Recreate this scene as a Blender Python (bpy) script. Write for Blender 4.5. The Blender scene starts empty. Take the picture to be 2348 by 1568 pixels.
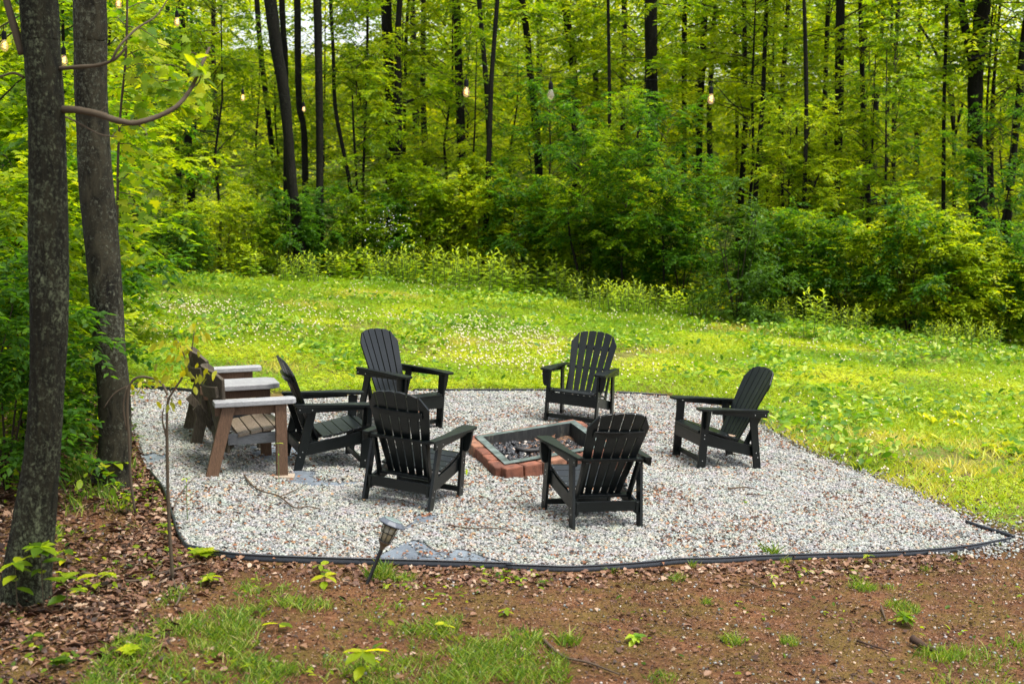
import bpy, math, random
import numpy as np
from mathutils import Matrix, Vector
R = math.radians
rng = np.random.default_rng(7)
random.seed(7)
scene = bpy.context.scene
COL = scene.collection

# ------------------------------------------------------------------ camera
TH = R(4.09)                      # the ground falls to the right by this angle
TT = math.tan(TH)
CAM_H, PITCH, LENS = 2.864, R(7.593), 49.15
cam_d = bpy.data.cameras.new('camera'); cam = bpy.data.objects.new('camera', cam_d); COL.objects.link(cam)
cam.location = (0, 0, CAM_H); cam.rotation_euler = (R(90) - PITCH, 0, 0)
cam_d.lens = LENS; cam_d.sensor_width = 36; cam_d.clip_start = .1; cam_d.clip_end = 600
cam_d.dof.use_dof = True; cam_d.dof.focus_distance = 13.0; cam_d.dof.aperture_fstop = 2.8
scene.camera = cam
# ------------------------------------------------------------------ light
SUN_EL, SUN_AZ = R(70), R(118)     # azimuth measured from +Y (behind the woods) towards +X
w = bpy.data.worlds.new('World'); scene.world = w; w.use_nodes = True
nt = w.node_tree; nt.nodes.clear()
sky = nt.nodes.new('ShaderNodeTexSky'); sky.sky_type = 'NISHITA'; sky.sun_disc = False
sky.sun_elevation = SUN_EL; sky.sun_rotation = SUN_AZ; sky.air_density = 1.0; sky.dust_density = 3.0; sky.ozone_density = .6
bg = nt.nodes.new('ShaderNodeBackground'); bg.inputs[1].default_value = .15
wo = nt.nodes.new('ShaderNodeOutputWorld')
hs = nt.nodes.new('ShaderNodeHueSaturation'); hs.inputs['Saturation'].default_value = .45; nt.links.new(sky.outputs[0], hs.inputs['Color']); nt.links.new(hs.outputs[0], bg.inputs[0]); nt.links.new(bg.outputs[0], wo.inputs[0])
sd = bpy.data.lights.new('sun', 'SUN'); sun = bpy.data.objects.new('sun', sd); COL.objects.link(sun)
sd.energy = 2.1; sd.angle = R(17); sd.color = (1.0, .96, .89)
sv = Vector((math.sin(SUN_AZ) * math.cos(SUN_EL), math.cos(SUN_AZ) * math.cos(SUN_EL), math.sin(SUN_EL)))
sun.rotation_euler = sv.to_track_quat('Z', 'Y').to_euler(); sun.location = (0, 0, 40)
scene.view_settings.view_transform = 'Standard'; scene.view_settings.look = 'None'
scene.view_settings.exposure = 1.36; scene.view_settings.gamma = 1
scene.cycles.use_denoising = True
scene.cycles.max_bounces = 8; scene.cycles.diffuse_bounces = 4; scene.cycles.transmission_bounces = 6
scene.cycles.transparent_max_bounces = 8; scene.cycles.caustics_reflective = False; scene.cycles.caustics_refractive = False

# ------------------------------------------------------------------ picture measurements -> places on the ground
FP = LENS / 36 * 2348             # the photograph measured at 2348 x 1568
def ray(px, py):
    x = (px - 1174) / FP; y = -(py - 784) / FP
    c, s = math.cos(PITCH), math.sin(PITCH)
    return np.array([x, c + y * s, y * c - s])
def G(px, py, up=0.0):            # where the ground (plus a height) is
    D = ray(px, py); t = (CAM_H - up) / (-(D[2] + TT * D[0]))
    return np.array([0, 0, CAM_H]) + t * D
def AT(px, py, d):                # a point at the distance d straight ahead
    D = ray(px, py); return np.array([0, 0, CAM_H]) + D * (d / D[1])

# ------------------------------------------------------------------ mesh helpers
def tag(o, label=None, cat=None, group=None, kind=None):
    if label: o['label'] = label
    if cat: o['category'] = cat
    if group: o['group'] = group
    if kind: o['kind'] = kind
    return o
def empty(name, M=None, label=None, cat=None, group=None):
    o = bpy.data.objects.new(name, None); COL.objects.link(o); o.empty_display_size = .2
    if M is not None: o.matrix_world = M
    return tag(o, label, cat, group)
def link(name, me, mats, parent=None):
    for m in (mats if isinstance(mats, (list, tuple)) else [mats]): me.materials.append(m)
    o = bpy.data.objects.new(name, me); COL.objects.link(o)
    if parent is not None: o.parent = parent
    return o
def np_mesh(name, V, F, rnd=None, midx=None):
    V = np.ascontiguousarray(V, dtype=np.float32); F = np.ascontiguousarray(F, dtype=np.int32)
    me = bpy.data.meshes.new(name); n, k = F.shape
    me.vertices.add(len(V)); me.vertices.foreach_set('co', V.ravel())
    me.loops.add(n * k); me.loops.foreach_set('vertex_index', F.ravel())
    me.polygons.add(n); me.polygons.foreach_set('loop_start', np.arange(n, dtype=np.int32) * k)
    me.polygons.foreach_set('loop_total', np.full(n, k, dtype=np.int32))
    if midx is not None: me.polygons.foreach_set('material_index', np.asarray(midx, dtype=np.int32))
    if rnd is not None:
        a = me.attributes.new('rnd', 'FLOAT', 'POINT'); a.data.foreach_set('value', np.asarray(rnd, dtype=np.float32))
    me.update(calc_edges=True); me.validate()
    return me
class MB:
    def __init__(s): s.V = []; s.F = []; s.M = []
    def add(s, vs, fs, m=0):
        b = len(s.V); s.V += [tuple(v) for v in vs]; s.F += [tuple(b + i for i in f) for f in fs]; s.M += [m] * len(fs)
    def box(s, c, size, M=None, m=0):
        x, y, z = (k / 2 for k in size); vs = []
        for dx, dy, dz in ((-1,-1,-1),(1,-1,-1),(1,1,-1),(-1,1,-1),(-1,-1,1),(1,-1,1),(1,1,1),(-1,1,1)):
            v = Vector((dx * x, dy * y, dz * z))
            if M is not None: v = M @ v
            vs.append(v + Vector(c))
        s.add(vs, [(0,3,2,1),(4,5,6,7),(0,1,5,4),(1,2,6,5),(2,3,7,6),(3,0,4,7)], m)
    def slab(s, poly, fn, t0, t1, m=0):    # poly of (u,v); fn(u,v,t) -> xyz
        n = len(poly)
        vs = [fn(u, v, t0) for u, v in poly] + [fn(u, v, t1) for u, v in poly]
        fs = [tuple(range(n))[::-1], tuple(range(n, 2 * n))] + [(i, (i + 1) % n, n + (i + 1) % n, n + i) for i in range(n)]
        s.add(vs, fs, m)
    def beam(s, a, b, w, h, side=(1, 0, 0), m=0):   # a bar from a to b; w along side, h across
        a, b = Vector(a), Vector(b); d = (b - a).normalized(); sx = Vector(side); sx = (sx - d * sx.dot(d)).normalized(); up = d.cross(sx)
        vs = [p + sx * i * w / 2 + up * j * h / 2 for p in (a, b) for i, j in ((-1,-1),(1,-1),(1,1),(-1,1))]
        s.add(vs, [(0,3,2,1),(4,5,6,7),(0,1,5,4),(1,2,6,5),(2,3,7,6),(3,0,4,7)], m)
    def tube(s, pts, rad, n=8, m=0, cap=True, jit=0, ridge=0):
        pts = [Vector(p) for p in pts]
        if not hasattr(rad, '__len__'): rad = [rad] * len(pts)
        b = len(s.V); prev = None
        for i, p in enumerate(pts):
            d = (pts[min(i + 1, len(pts) - 1)] - pts[max(i - 1, 0)]).normalized()
            if prev is None: sx = d.orthogonal().normalized()
            else: sx = (prev - d * prev.dot(d)).normalized()
            prev = sx; sy = d.cross(sx)
            for k in range(n):
                a = 2 * math.pi * k / n; r = rad[i] * (1 + jit * (random.random() - .5) + ridge * ((math.sin(3*a + .11*i) + .6 * math.sin(7*a - .17*i) + .5 * math.sin(13*a + .23*i)) * (1 + 2.2 * math.exp(-i / 9.))))
                s.V.append(tuple(p + sx * math.cos(a) * r + sy * math.sin(a) * r))
        for i in range(len(pts) - 1):
            for k in range(n):
                k2 = (k + 1) % n
                s.F.append((b + i*n + k, b + i*n + k2, b + (i+1)*n + k2, b + (i+1)*n + k)); s.M.append(m)
        if cap:
            s.F.append(tuple(b + k for k in range(n))[::-1]); s.M.append(m)
            e = b + (len(pts) - 1) * n; s.F.append(tuple(e + k for k in range(n))); s.M.append(m)
    def lathe(s, prof, n=16, m=0, ang0=0):
        b = len(s.V)
        for r, z in prof:
            for k in range(n):
                a = 2 * math.pi * k / n + ang0; s.V.append((r * math.cos(a), r * math.sin(a), z))
        for i in range(len(prof) - 1):
            for k in range(n):
                k2 = (k + 1) % n; s.F.append((b+i*n+k, b+i*n+k2, b+(i+1)*n+k2, b+(i+1)*n+k)); s.M.append(m)
        s.F.append(tuple(b + k for k in range(n))[::-1]); s.M.append(m)
        e = b + (len(prof) - 1) * n; s.F.append(tuple(e + k for k in range(n))); s.M.append(m)
    def mesh(s, name, smooth=False):
        me = bpy.data.meshes.new(name); me.from_pydata(s.V, [], s.F); me.update()
        me.polygons.foreach_set('material_index', s.M)
        if smooth: me.polygons.foreach_set('use_smooth', [True] * len(s.F))
        return me
    def build(s, name, mats, parent=None, bevel=0, smooth=False):
        o = link(name, s.mesh(name, smooth), mats, parent)
        if bevel:
            b = o.modifiers.new('bevel', 'BEVEL'); b.width = bevel; b.segments = 2; b.limit_method = 'ANGLE'; b.angle_limit = R(40)
        return o
def copy_tree(o, parent=None):
    c = o.copy(); COL.objects.link(c)
    if parent is not None: c.parent = parent
    for ch in o.children: copy_tree(ch, c)
    return c
def smooth_path(pts, n=6):
    pts = [np.array(p, float) for p in pts]; out = []
    P = [2 * pts[0] - pts[1]] + pts + [2 * pts[-1] - pts[-2]]
    for i in range(1, len(P) - 2):
        for k in range(n):
            t = k / n
            out.append(.5 * ((2*P[i]) + (-P[i-1]+P[i+1])*t + (2*P[i-1]-5*P[i]+4*P[i+1]-P[i+2])*t*t + (-P[i-1]+3*P[i]-3*P[i+1]+P[i+2])*t**3))
    out.append(pts[-1]); return out

# ------------------------------------------------------------------ materials
def mat(name):
    m = bpy.data.materials.new(name); m.use_nodes = True; n = m.node_tree.nodes; return m, n, m.node_tree.links, n['Principled BSDF']
def ramp(n, stops, interp='LINEAR'):
    r = n.new('ShaderNodeValToRGB'); r.color_ramp.interpolation = interp
    while len(r.color_ramp.elements) < len(stops): r.color_ramp.elements.new(.5)
    for e, (p, c) in zip(r.color_ramp.elements, stops): e.position = p; e.color = (*c, 1)
    return r
def noise(n, l, scale, detail=4, vec=None, rough=.6, dist=0):
    t = n.new('ShaderNodeTexNoise'); t.inputs['Scale'].default_value = scale; t.inputs['Detail'].default_value = detail
    t.inputs['Roughness'].default_value = rough; t.inputs['Distortion'].default_value = dist
    if vec: l.new(vec, t.inputs['Vector'])
    return t
def mixc(n, l, fac, a, b, mode='MIX'):
    x = n.new('ShaderNodeMix'); x.data_type = 'RGBA'; x.blend_type = mode
    for sock, v in ((x.inputs[0], fac), (x.inputs[6], a), (x.inputs[7], b)):
        if isinstance(v, (int, float)): sock.default_value = v
        elif isinstance(v, tuple): sock.default_value = (*v, 1)
        else: l.new(v, sock)
    return x.outputs[2]
def bump(n, l, h, strength, dist, bs):
    b = n.new('ShaderNodeBump'); b.inputs['Strength'].default_value = strength; b.inputs['Distance'].default_value = dist
    l.new(h, b.inputs['Height']); l.new(b.outputs[0], bs.inputs['Normal'])
def coord(n, l, kind='Object', scale=None):
    c = n.new('ShaderNodeTexCoord'); o = c.outputs[kind]
    if scale:
        mp = n.new('ShaderNodeMapping'); mp.inputs['Scale'].default_value = scale; l.new(o, mp.inputs[0]); o = mp.outputs[0]
    return o
def leaf_mat(name, stops, trans=.58, tcol=(2.1, 1.95, .5), rough=.5, spec=.25):
    m, n, l, bs = mat(name)
    a = n.new('ShaderNodeAttribute'); a.attribute_name = 'rnd'
    r = ramp(n, stops); l.new(a.outputs['Fac'], r.inputs[0])
    l.new(r.outputs[0], bs.inputs['Base Color']); bs.inputs['Roughness'].default_value = rough
    bs.inputs['Specular IOR Level'].default_value = spec
    tr = n.new('ShaderNodeBsdfTranslucent')
    tc = mixc(n, l, 1.0, r.outputs[0], tcol, 'MULTIPLY'); l.new(tc, tr.inputs[0])
    mx = n.new('ShaderNodeMixShader'); mx.inputs[0].default_value = trans
    l.new(bs.outputs[0], mx.inputs[1]); l.new(tr.outputs[0], mx.inputs[2])
    l.new(mx.outputs[0], n['Material Output'].inputs[0])
    return m
def attr_mat(name, stops, rough=.7, spec=.3, nscale=0, nmix=.3):
    m, n, l, bs = mat(name)
    a = n.new('ShaderNodeAttribute'); a.attribute_name = 'rnd'
    r = ramp(n, stops); l.new(a.outputs['Fac'], r.inputs[0]); c = r.outputs[0]
    if nscale:
        t = noise(n, l, nscale, 3); c = mixc(n, l, nmix, c, t.outputs['Color'], 'OVERLAY')
    l.new(c, bs.inputs['Base Color']); bs.inputs['Roughness'].default_value = rough; bs.inputs['Specular IOR Level'].default_value = spec
    return m

def m_black():
    m, n, l, bs = mat('dark_resin'); v = coord(n, l)
    t = noise(n, l, 6, 4, v); r = ramp(n, [(.3, (.0015, .0032, .0034)), (.6, (.003, .005, .005)), (.85, (.010, .013, .011))]); l.new(t.outputs[0], r.inputs[0])
    l.new(r.outputs[0], bs.inputs['Base Color'])
    t2 = noise(n, l, 14, 3, v); r2 = n.new('ShaderNodeMapRange'); r2.inputs[3].default_value = .26; r2.inputs[4].default_value = .42
    l.new(t2.outputs[0], r2.inputs[0]); l.new(r2.outputs[0], bs.inputs['Roughness'])
    bs.inputs['Specular IOR Level'].default_value = .38
    t3 = noise(n, l, 350, 2, v); bump(n, l, t3.outputs[0], .12, .002, bs); return m
BLACK = m_black()
def simple(name, c, rough=.5, metal=0, spec=.5):
    m, n, l, bs = mat(name); bs.inputs['Base Color'].default_value = (*c, 1); bs.inputs['Roughness'].default_value = rough
    bs.inputs['Metallic'].default_value = metal; bs.inputs['Specular IOR Level'].default_value = spec; return m
SCREW = simple('steel_screw', (.6, .6, .58), .3, .8)
def m_wood(name, a, b, c, sc=(3, 3, 3), rough=.75):
    m, n, l, bs = mat(name); v = coord(n, l, 'Object', sc)
    t = noise(n, l, 6, 6, v, .65, 1.2); r = ramp(n, [(.3, a), (.5, b), (.72, c)]); l.new(t.outputs[0], r.inputs[0])
    t2 = noise(n, l, 1.1, 3, coord(n, l)); r2 = ramp(n, [(.35, (.75, .75, .75)), (.7, (1.15, 1.15, 1.15))]); l.new(t2.outputs[0], r2.inputs[0])
    l.new(mixc(n, l, 1., r.outputs[0], r2.outputs[0], 'MULTIPLY'), bs.inputs['Base Color']); bs.inputs['Roughness'].default_value = rough
    bump(n, l, t.outputs[0], .35, .004, bs); return m
W_BROWN = m_wood('stained_wood', (.04, .02, .010), (.11, .056, .028), (.19, .11, .062), (40, 40, 3))
W_GREYARM = m_wood('weathered_arm_wood', (.13, .13, .135), (.30, .30, .305), (.44, .44, .44), (40, 4, 40), .55)
W_DARK = m_wood('weathered_back_wood', (.016, .011, .006), (.07, .052, .032), (.16, .13, .09), (25, 25, 2.5))
W_SEAT = m_wood('weathered_seat_wood', (.05, .035, .02), (.16, .12, .08), (.32, .27, .21), (3, 30, 30), .5)
W_GREYRAIL = m_wood('grey_rail_wood', (.07, .07, .07), (.14, .145, .15), (.2, .2, .2), (40, 3, 40))
def m_bark(name, a, b, lich, amount, sc=1.0, vs=6):
    m, n, l, bs = mat(name); v = coord(n, l, 'Object', (vs * sc, vs * sc, 1.6 * sc))
    t = noise(n, l, 3.2, 8, v, .7, .8); r = ramp(n, [(.35, a), (.62, b)]); l.new(t.outputs[0], r.inputs[0])
    v2 = coord(n, l, 'Object', (1, 1, .8))
    t2 = noise(n, l, 48 * sc, 8, v2, .75, .2); t3 = noise(n, l, 2.6 * sc, 3, v2)
    mm = n.new('ShaderNodeMath'); mm.operation = 'ADD'; k3 = n.new('ShaderNodeMath'); k3.operation = 'MULTIPLY_ADD'; k3.inputs[1].default_value = .35; k3.inputs[2].default_value = .325; l.new(t3.outputs[0], k3.inputs[0]); l.new(t2.outputs[0], mm.inputs[0]); l.new(k3.outputs[0], mm.inputs[1])
    r2 = ramp(n, [(1.08 - amount, (0, 0, 0)), (1.14 - amount, (1, 1, 1))])
    hf = n.new('ShaderNodeMath'); hf.operation = 'MULTIPLY'; hf.inputs[1].default_value = .5
    # ramp works on 0..1: halve the sum
    l.new(mm.outputs[0], hf.inputs[0]); r2.color_ramp.elements[0].position = .56 - amount; r2.color_ramp.elements[1].position = .61 - amount
    l.new(hf.outputs[0], r2.inputs[0])
    t4 = noise(n, l, 40 * sc, 3, v2); r4 = ramp(n, [(.38, tuple(k * .35 for k in lich)), (.66, lich)]); l.new(t4.outputs[0], r4.inputs[0])
    l.new(mixc(n, l, r2.outputs[0], r.outputs[0], r4.outputs[0]), bs.inputs['Base Color']); bs.inputs['Roughness'].default_value = .9
    bs.inputs['Specular IOR Level'].default_value = .2
    ad = n.new('ShaderNodeMath'); ad.operation = 'MULTIPLY_ADD'; ad.inputs[1].default_value = .3; l.new(r2.outputs[0], ad.inputs[0]); l.new(t.outputs[0], ad.inputs[2])
    bump(n, l, ad.outputs[0], .9, .02, bs); return m
BARK1 = m_bark('lichen_bark', (.003, .003, .0015), (.020, .018, .009), (.125, .14, .08), .058)
BARK2 = m_bark('smooth_grey_bark', (.004, .0035, .002), (.048, .042, .025), (.17, .175, .12), .052, .8, 3.5)
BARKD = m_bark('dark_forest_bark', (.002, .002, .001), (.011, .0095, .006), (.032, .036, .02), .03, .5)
TWIG = simple('twig_bark', (.075, .056, .036), .8, 0, .2)
TWIGD = simple('dark_twig_bark', (.03, .022, .013), .9, 0, .2)

G_DEEP = [(0, (.014, .05, .005)), (.35, (.035, .105, .008)), (.75, (.075, .18, .012)), (1, (.13, .24, .018))]
G_MID = [(0, (.03, .08, .005)), (.4, (.105, .195, .006)), (.8, (.21, .30, .009)), (1, (.32, .39, .012))]
G_YEL = [(0, (.07, .13, .004)), (.4, (.20, .29, .006)), (.8, (.34, .40, .009)), (1, (.48, .47, .012))]
LEAF_D = leaf_mat('deep_green_leaf', G_DEEP)
LEAF_M = leaf_mat('fresh_green_leaf', G_MID)
LEAF_Y = leaf_mat('yellow_green_leaf', G_YEL, .5)
LEAF_MAPLE = leaf_mat('maple_leaf', [(0, (.07, .16, .006)), (.5, (.19, .29, .008)), (1, (.42, .43, .012))], .55)
LEAF_WEED = leaf_mat('weed_leaf', [(0, (.09, .20, .012)), (.5, (.20, .34, .018)), (1, (.42, .50, .04))], .45)
LEAF_OLIVE = leaf_mat('drooping_olive_leaf', [(0, (.14, .15, .01)), (.5, (.27, .28, .015)), (1, (.42, .38, .02))], .4)
CLOVER = leaf_mat('clover_leaf', [(0, (.045, .115, .006)), (.35, (.115, .225, .007)), (.7, (.225, .335, .010)), (1, (.40, .44, .02))], .35)
GRASS = leaf_mat('grass_blade', [(0, (.10, .18, .012)), (.5, (.22, .31, .015)), (.85, (.36, .41, .03)), (1, (.46, .42, .10))], .35)
DEADL = attr_mat('dead_leaf', [(0, (.018, .009, .005)), (.3, (.055, .023, .011)), (.6, (.115, .050, .024)), (.85, (.21, .11, .06)), (1, (.36, .26, .18))], .6, .35)
STONE = attr_mat('crushed_stone', [(0, (.075, .077, .072)), (.13, (.15, .155, .147)), (.36, (.225, .23, .215)), (.6, (.285, .287, .262)), (.82, (.36, .357, .325)), (.88, (.26, .20, .14)), (1, (.45, .445, .40))], .6, .4, 60, .25)
PETAL = simple('clover_flower', (.60, .54, .36), .8)
PETALW = simple('white_petal', (.75, .76, .74), .8)

# ------------------------------------------------------------------ terrain
_vn = rng.random((64, 64))
def vnoise(x, y, s):
    x = np.asarray(x) / s; y = np.asarray(y) / s; xi = np.floor(x).astype(int); yi = np.floor(y).astype(int); fx = x - xi; fy = y - yi
    fx = fx * fx * (3 - 2 * fx); fy = fy * fy * (3 - 2 * fy)
    g = lambda a, b: _vn[a % 64, b % 64]
    return (g(xi, yi) * (1 - fx) + g(xi + 1, yi) * fx) * (1 - fy) + (g(xi, yi + 1) * (1 - fx) + g(xi + 1, yi + 1) * fx) * fy
def in_poly(x, y, P):
    x = np.asarray(x); y = np.asarray(y); c = np.zeros(x.shape, bool); j = len(P) - 1
    for i in range(len(P)):
        xi, yi = P[i][0], P[i][1]; xj, yj = P[j][0], P[j][1]
        k = ((yi > y) != (yj > y)) & (x < (xj - xi) * (y - yi) / (yj - yi + 1e-12) + xi); c ^= k; j = i
    return c
front_px = [(432,1264),(520,1281),(600,1287),(700,1291),(800,1294),(880,1296),(1000,1299),(1100,1302),(1165,1304),(1240,1309),(1310,1311),(1400,1307),(1490,1300),(1560,1293),(1650,1291),(1760,1285),(1900,1281),(2010,1278),(2120,1272),(2220,1262),(2290,1249),(2318,1243)]
right_px = [(2318,1243),(2250,1215),(2150,1165),(2050,1120),(1940,1080),(1850,1045),(1770,1000),(1700,965),(1640,938),(1590,922),(1530,912)]
back_px = [(1530,912),(1410,905),(1240,900),(1100,900),(945,900),(850,905),(760,912),(640,915),(560,912),(450,905),(380,899),(300,893)]
left_px = [(300,893),(292,930),(300,980),(322,1040),(345,1090),(375,1130),(395,1190),(410,1235),(432,1264)]
outline = smooth_path([G(*p)[:2] for p in front_px], 3)[:-1] + smooth_path([G(*p)[:2] for p in right_px], 3)[:-1] + smooth_path([G(*p)[:2] for p in back_px], 3)[:-1] + smooth_path([G(*p)[:2] for p in left_px], 3)[:-1]
outline = np.array(outline)
def dist_poly(x, y, P):
    d = np.full(np.shape(x), 1e9)
    for i in range(len(P)):
        ax, ay = P[i]; bx, by = P[(i + 1) % len(P)]; dx, dy = bx - ax, by - ay; L = dx*dx + dy*dy + 1e-12
        t = np.clip(((x - ax) * dx + (y - ay) * dy) / L, 0, 1); d = np.minimum(d, np.hypot(x - ax - t * dx, y - ay - t * dy))
    return d
EDGE_X = np.array([-40, -11, -8, -5.1, -2.9, -.7, 2.9, 5.25, 9.4, 14, 40.]); EDGE_Y = np.array([16., 17, 27, 29., 30.3, 30.6, 28.6, 26.8, 25.3, 24, 18.])
def edge_y(x): return np.interp(x, EDGE_X, EDGE_Y)
def bumpy(x, y):
    x = np.asarray(x, float); y = np.asarray(y, float)
    d = np.clip((np.where(in_poly(x, y, outline), 0, dist_poly(x, y, outline[::3])) - .05) / 1.0, 0, 1)
    b = (vnoise(x, y, 1.7) - .5) * .05 + (vnoise(x + 9, y, .35) - .5) * .018 + (vnoise(x, y + 30, 6) - .5) * .12 * np.clip((y - 16) / 10, 0, 1)
    far = np.clip((y - 44) / 60, 0, 1); hill = 9.0 * far ** 1.15
    return b * d + hill + (vnoise(x + 50, y + 5, 9) - .5) * .8 * np.clip((y - 34) / 10, 0, 1)
def hgt(x, y): return -TT * np.clip(x, -22, 22) + bumpy(x, y)
def gz(x, y): return float(hgt(np.array([x]), np.array([y]))[0])

xs = np.concatenate([np.linspace(-70, -14, 36)[:-1], np.linspace(-14, -6, 50)[:-1], np.linspace(-6, 6, 190)[:-1], np.linspace(6, 14, 50)[:-1], np.linspace(14, 70, 36)])
ys = np.concatenate([np.linspace(-3, 6.5, 14)[:-1], np.linspace(6.5, 18, 170)[:-1], np.linspace(18, 34, 90)[:-1], np.linspace(34, 140, 90)])
X, Y = np.meshgrid(xs, ys); Z = hgt(X.ravel(), Y.ravel())
V = np.stack([X.ravel(), Y.ravel(), Z], 1); nx = len(xs)
ii = (np.arange(len(ys) - 1)[:, None] * nx + np.arange(nx - 1)[None]).ravel()
gme = np_mesh('ground', V, np.stack([ii, ii + 1, ii + nx + 1, ii + nx], 1))
gx, gy = V[:, 0], V[:, 1]
ins = in_poly(gx, gy, outline); dg = dist_poly(gx, gy, outline)
# where the meadow is: beyond the gravel, before the woods
lawn_poly = np.array([G(*p)[:2] for p in [(150,640),(215,900),(285,905),(300,893),(640,905),(1530,905),(1640,930),(1770,990),(1880,1050),(2000,1095),(2120,1145),(2240,1195),(2330,1225),(2700,1235),(2900,800)]] + [[12.5, 25.0], [5, 27.3], [-.7, 31], [-5, 29.6], [-8.5, 27.5]])
lawn = np.clip(.5 + (np.where(in_poly(gx, gy, lawn_poly), 1, -1) * dist_poly(gx, gy, lawn_poly)) / .5 + (vnoise(gx, gy, .5) - .5) * 1.2, 0, 1)
forest = np.clip((gy - edge_y(gx) + .3) / .8, 0, 1)
for nm, a in (('lawn', lawn), ('forest', forest)):
    at = gme.attributes.new(nm, 'FLOAT', 'POINT'); at.data.foreach_set('value', a.astype(np.float32))
gme.polygons.foreach_set('use_smooth', [True] * len(gme.polygons))
m, n, l, bs = mat('soil')
v = coord(n, l, 'Object')
t1 = noise(n, l, 1.6, 5, v); t2 = noise(n, l, 28, 10, v, .82); t3 = noise(n, l, 90, 4, v, .8)
r1 = ramp(n, [(.32, (.028, .012, .006)), (.5, (.115, .052, .024)), (.68, (.23, .12, .06))]); l.new(t2.outputs[0], r1.inputs[0])
r2 = ramp(n, [(.35, (.7, .68, .62)), (.65, (1.2, 1.15, 1.1))]); l.new(t1.outputs[0], r2.inputs[0])
soil = mixc(n, l, 1, r1.outputs[0], r2.outputs[0], 'MULTIPLY')
r3 = ramp(n, [(.42, (0, 0, 0)), (.60, (1, 1, 1))]); l.new(noise(n, l, 3.3, 5, v, .7).outputs[0], r3.inputs[0])
moss = mixc(n, l, mixc(n, l, .5, (0., 0., 0.), r3.outputs[0]), soil, (.10, .085, .012))
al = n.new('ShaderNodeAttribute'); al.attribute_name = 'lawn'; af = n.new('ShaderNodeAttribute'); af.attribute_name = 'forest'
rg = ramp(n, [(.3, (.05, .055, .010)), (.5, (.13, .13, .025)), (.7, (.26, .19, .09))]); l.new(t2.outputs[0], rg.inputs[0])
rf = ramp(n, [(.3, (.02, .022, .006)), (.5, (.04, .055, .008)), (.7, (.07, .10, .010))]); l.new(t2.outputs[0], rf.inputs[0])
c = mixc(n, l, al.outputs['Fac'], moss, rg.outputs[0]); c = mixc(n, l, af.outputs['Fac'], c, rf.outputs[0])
l.new(c, bs.inputs['Base Color']); bs.inputs['Roughness'].default_value = .95; bs.inputs['Specular IOR Level'].default_value = .15
bump(n, l, t3.outputs[0], .8, .012, bs); SOIL = m
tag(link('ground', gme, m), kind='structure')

# gravel bed: a sheet laid a few millimetres over the soil
m, n, l, bs = mat('gravel_bed'); v = coord(n, l)
vo = n.new('ShaderNodeTexVoronoi'); vo.inputs['Scale'].default_value = 45; l.new(v, vo.inputs['Vector'])
rr = ramp(n, [(.0, (.12, .11, .10)), (.5, (.25, .25, .24)), (1, (.42, .41, .40))]); l.new(vo.outputs['Color'], rr.inputs[0])
l.new(rr.outputs[0], bs.inputs['Base Color']); bs.inputs['Roughness'].default_value = .9; bump(n, l, vo.outputs['Distance'], .8, .02, bs)
gb = MB(); gb.add([(p[0], p[1], -TT * p[0] + .004) for p in outline], [tuple(range(len(outline)))])
gbo = gb.build('gravel_bed', m); tag(gbo, kind='structure')
bmod = gbo.modifiers.new('tri', 'TRIANGULATE')

def px_poly(pts): return np.array([G(*p)[:2] for p in pts])
fabric = [
 ('dark weed fabric laid bare between the edging strip and the gravel, beside the solar light', [(850,1290),(885,1272),(905,1262),(926,1249),(953,1244),(972,1249),(988,1262),(1006,1269),(1033,1269),(1042,1262),(1062,1265),(1086,1272),(1106,1281),(1150,1292),(1120,1299),(1000,1297),(900,1294)]),
 ('small dark patch of weed fabric showing just behind the head of the solar light', [(946,1204),(958,1189),(1001,1188),(987,1198),(968,1205),(955,1206),(943,1214),(939,1221),(933,1211)]),
 ('grey weed fabric showing under the bench and the black chair next to it', [(585,1028),(632,1026),(680,1024),(700,1035),(683,1043),(658,1061),(621,1057),(592,1046)]),
 ('long blue-grey strip of weed fabric bare between the bench and the near left black chair', [(662,1097),(687,1085),(730,1088),(720,1099),(749,1107),(829,1106),(767,1116),(712,1116),(672,1108)]),
 ('little patch of weed fabric by the trunk foot at the left edge of the gravel', [(330,1050),(352,1044),(380,1048),(372,1058),(345,1062)]),
]
FAB = []
m, n, l, bs = mat('woven_fabric'); t = noise(n, l, 5, 5, coord(n, l), .6); r = ramp(n, [(.3, (.075, .09, .11)), (.7, (.17, .20, .23))]); l.new(t.outputs[0], r.inputs[0])
l.new(r.outputs[0], bs.inputs['Base Color']); bs.inputs['Roughness'].default_value = .5; bump(n, l, noise(n, l, 9, 3, coord(n, l)).outputs[0], .5, .03, bs); FABM = m
for i_f, (lab, pts) in enumerate(fabric):
    P = px_poly(pts); P = P.mean(0) + (P - P.mean(0)) * (1.05 if i_f == 0 else 1.25); FAB.append(P); b = MB()
    ps = [tuple(p) for p in P]
    b.slab(ps, lambda u, v_, t_: (u, v_, -TT * u + t_), .008, .0105)
    o = b.build('weed_fabric', FABM); tag(o, lab, 'weed fabric', 'bare patches of weed fabric')
    o.modifiers.new('tri', 'TRIANGULATE')

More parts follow.
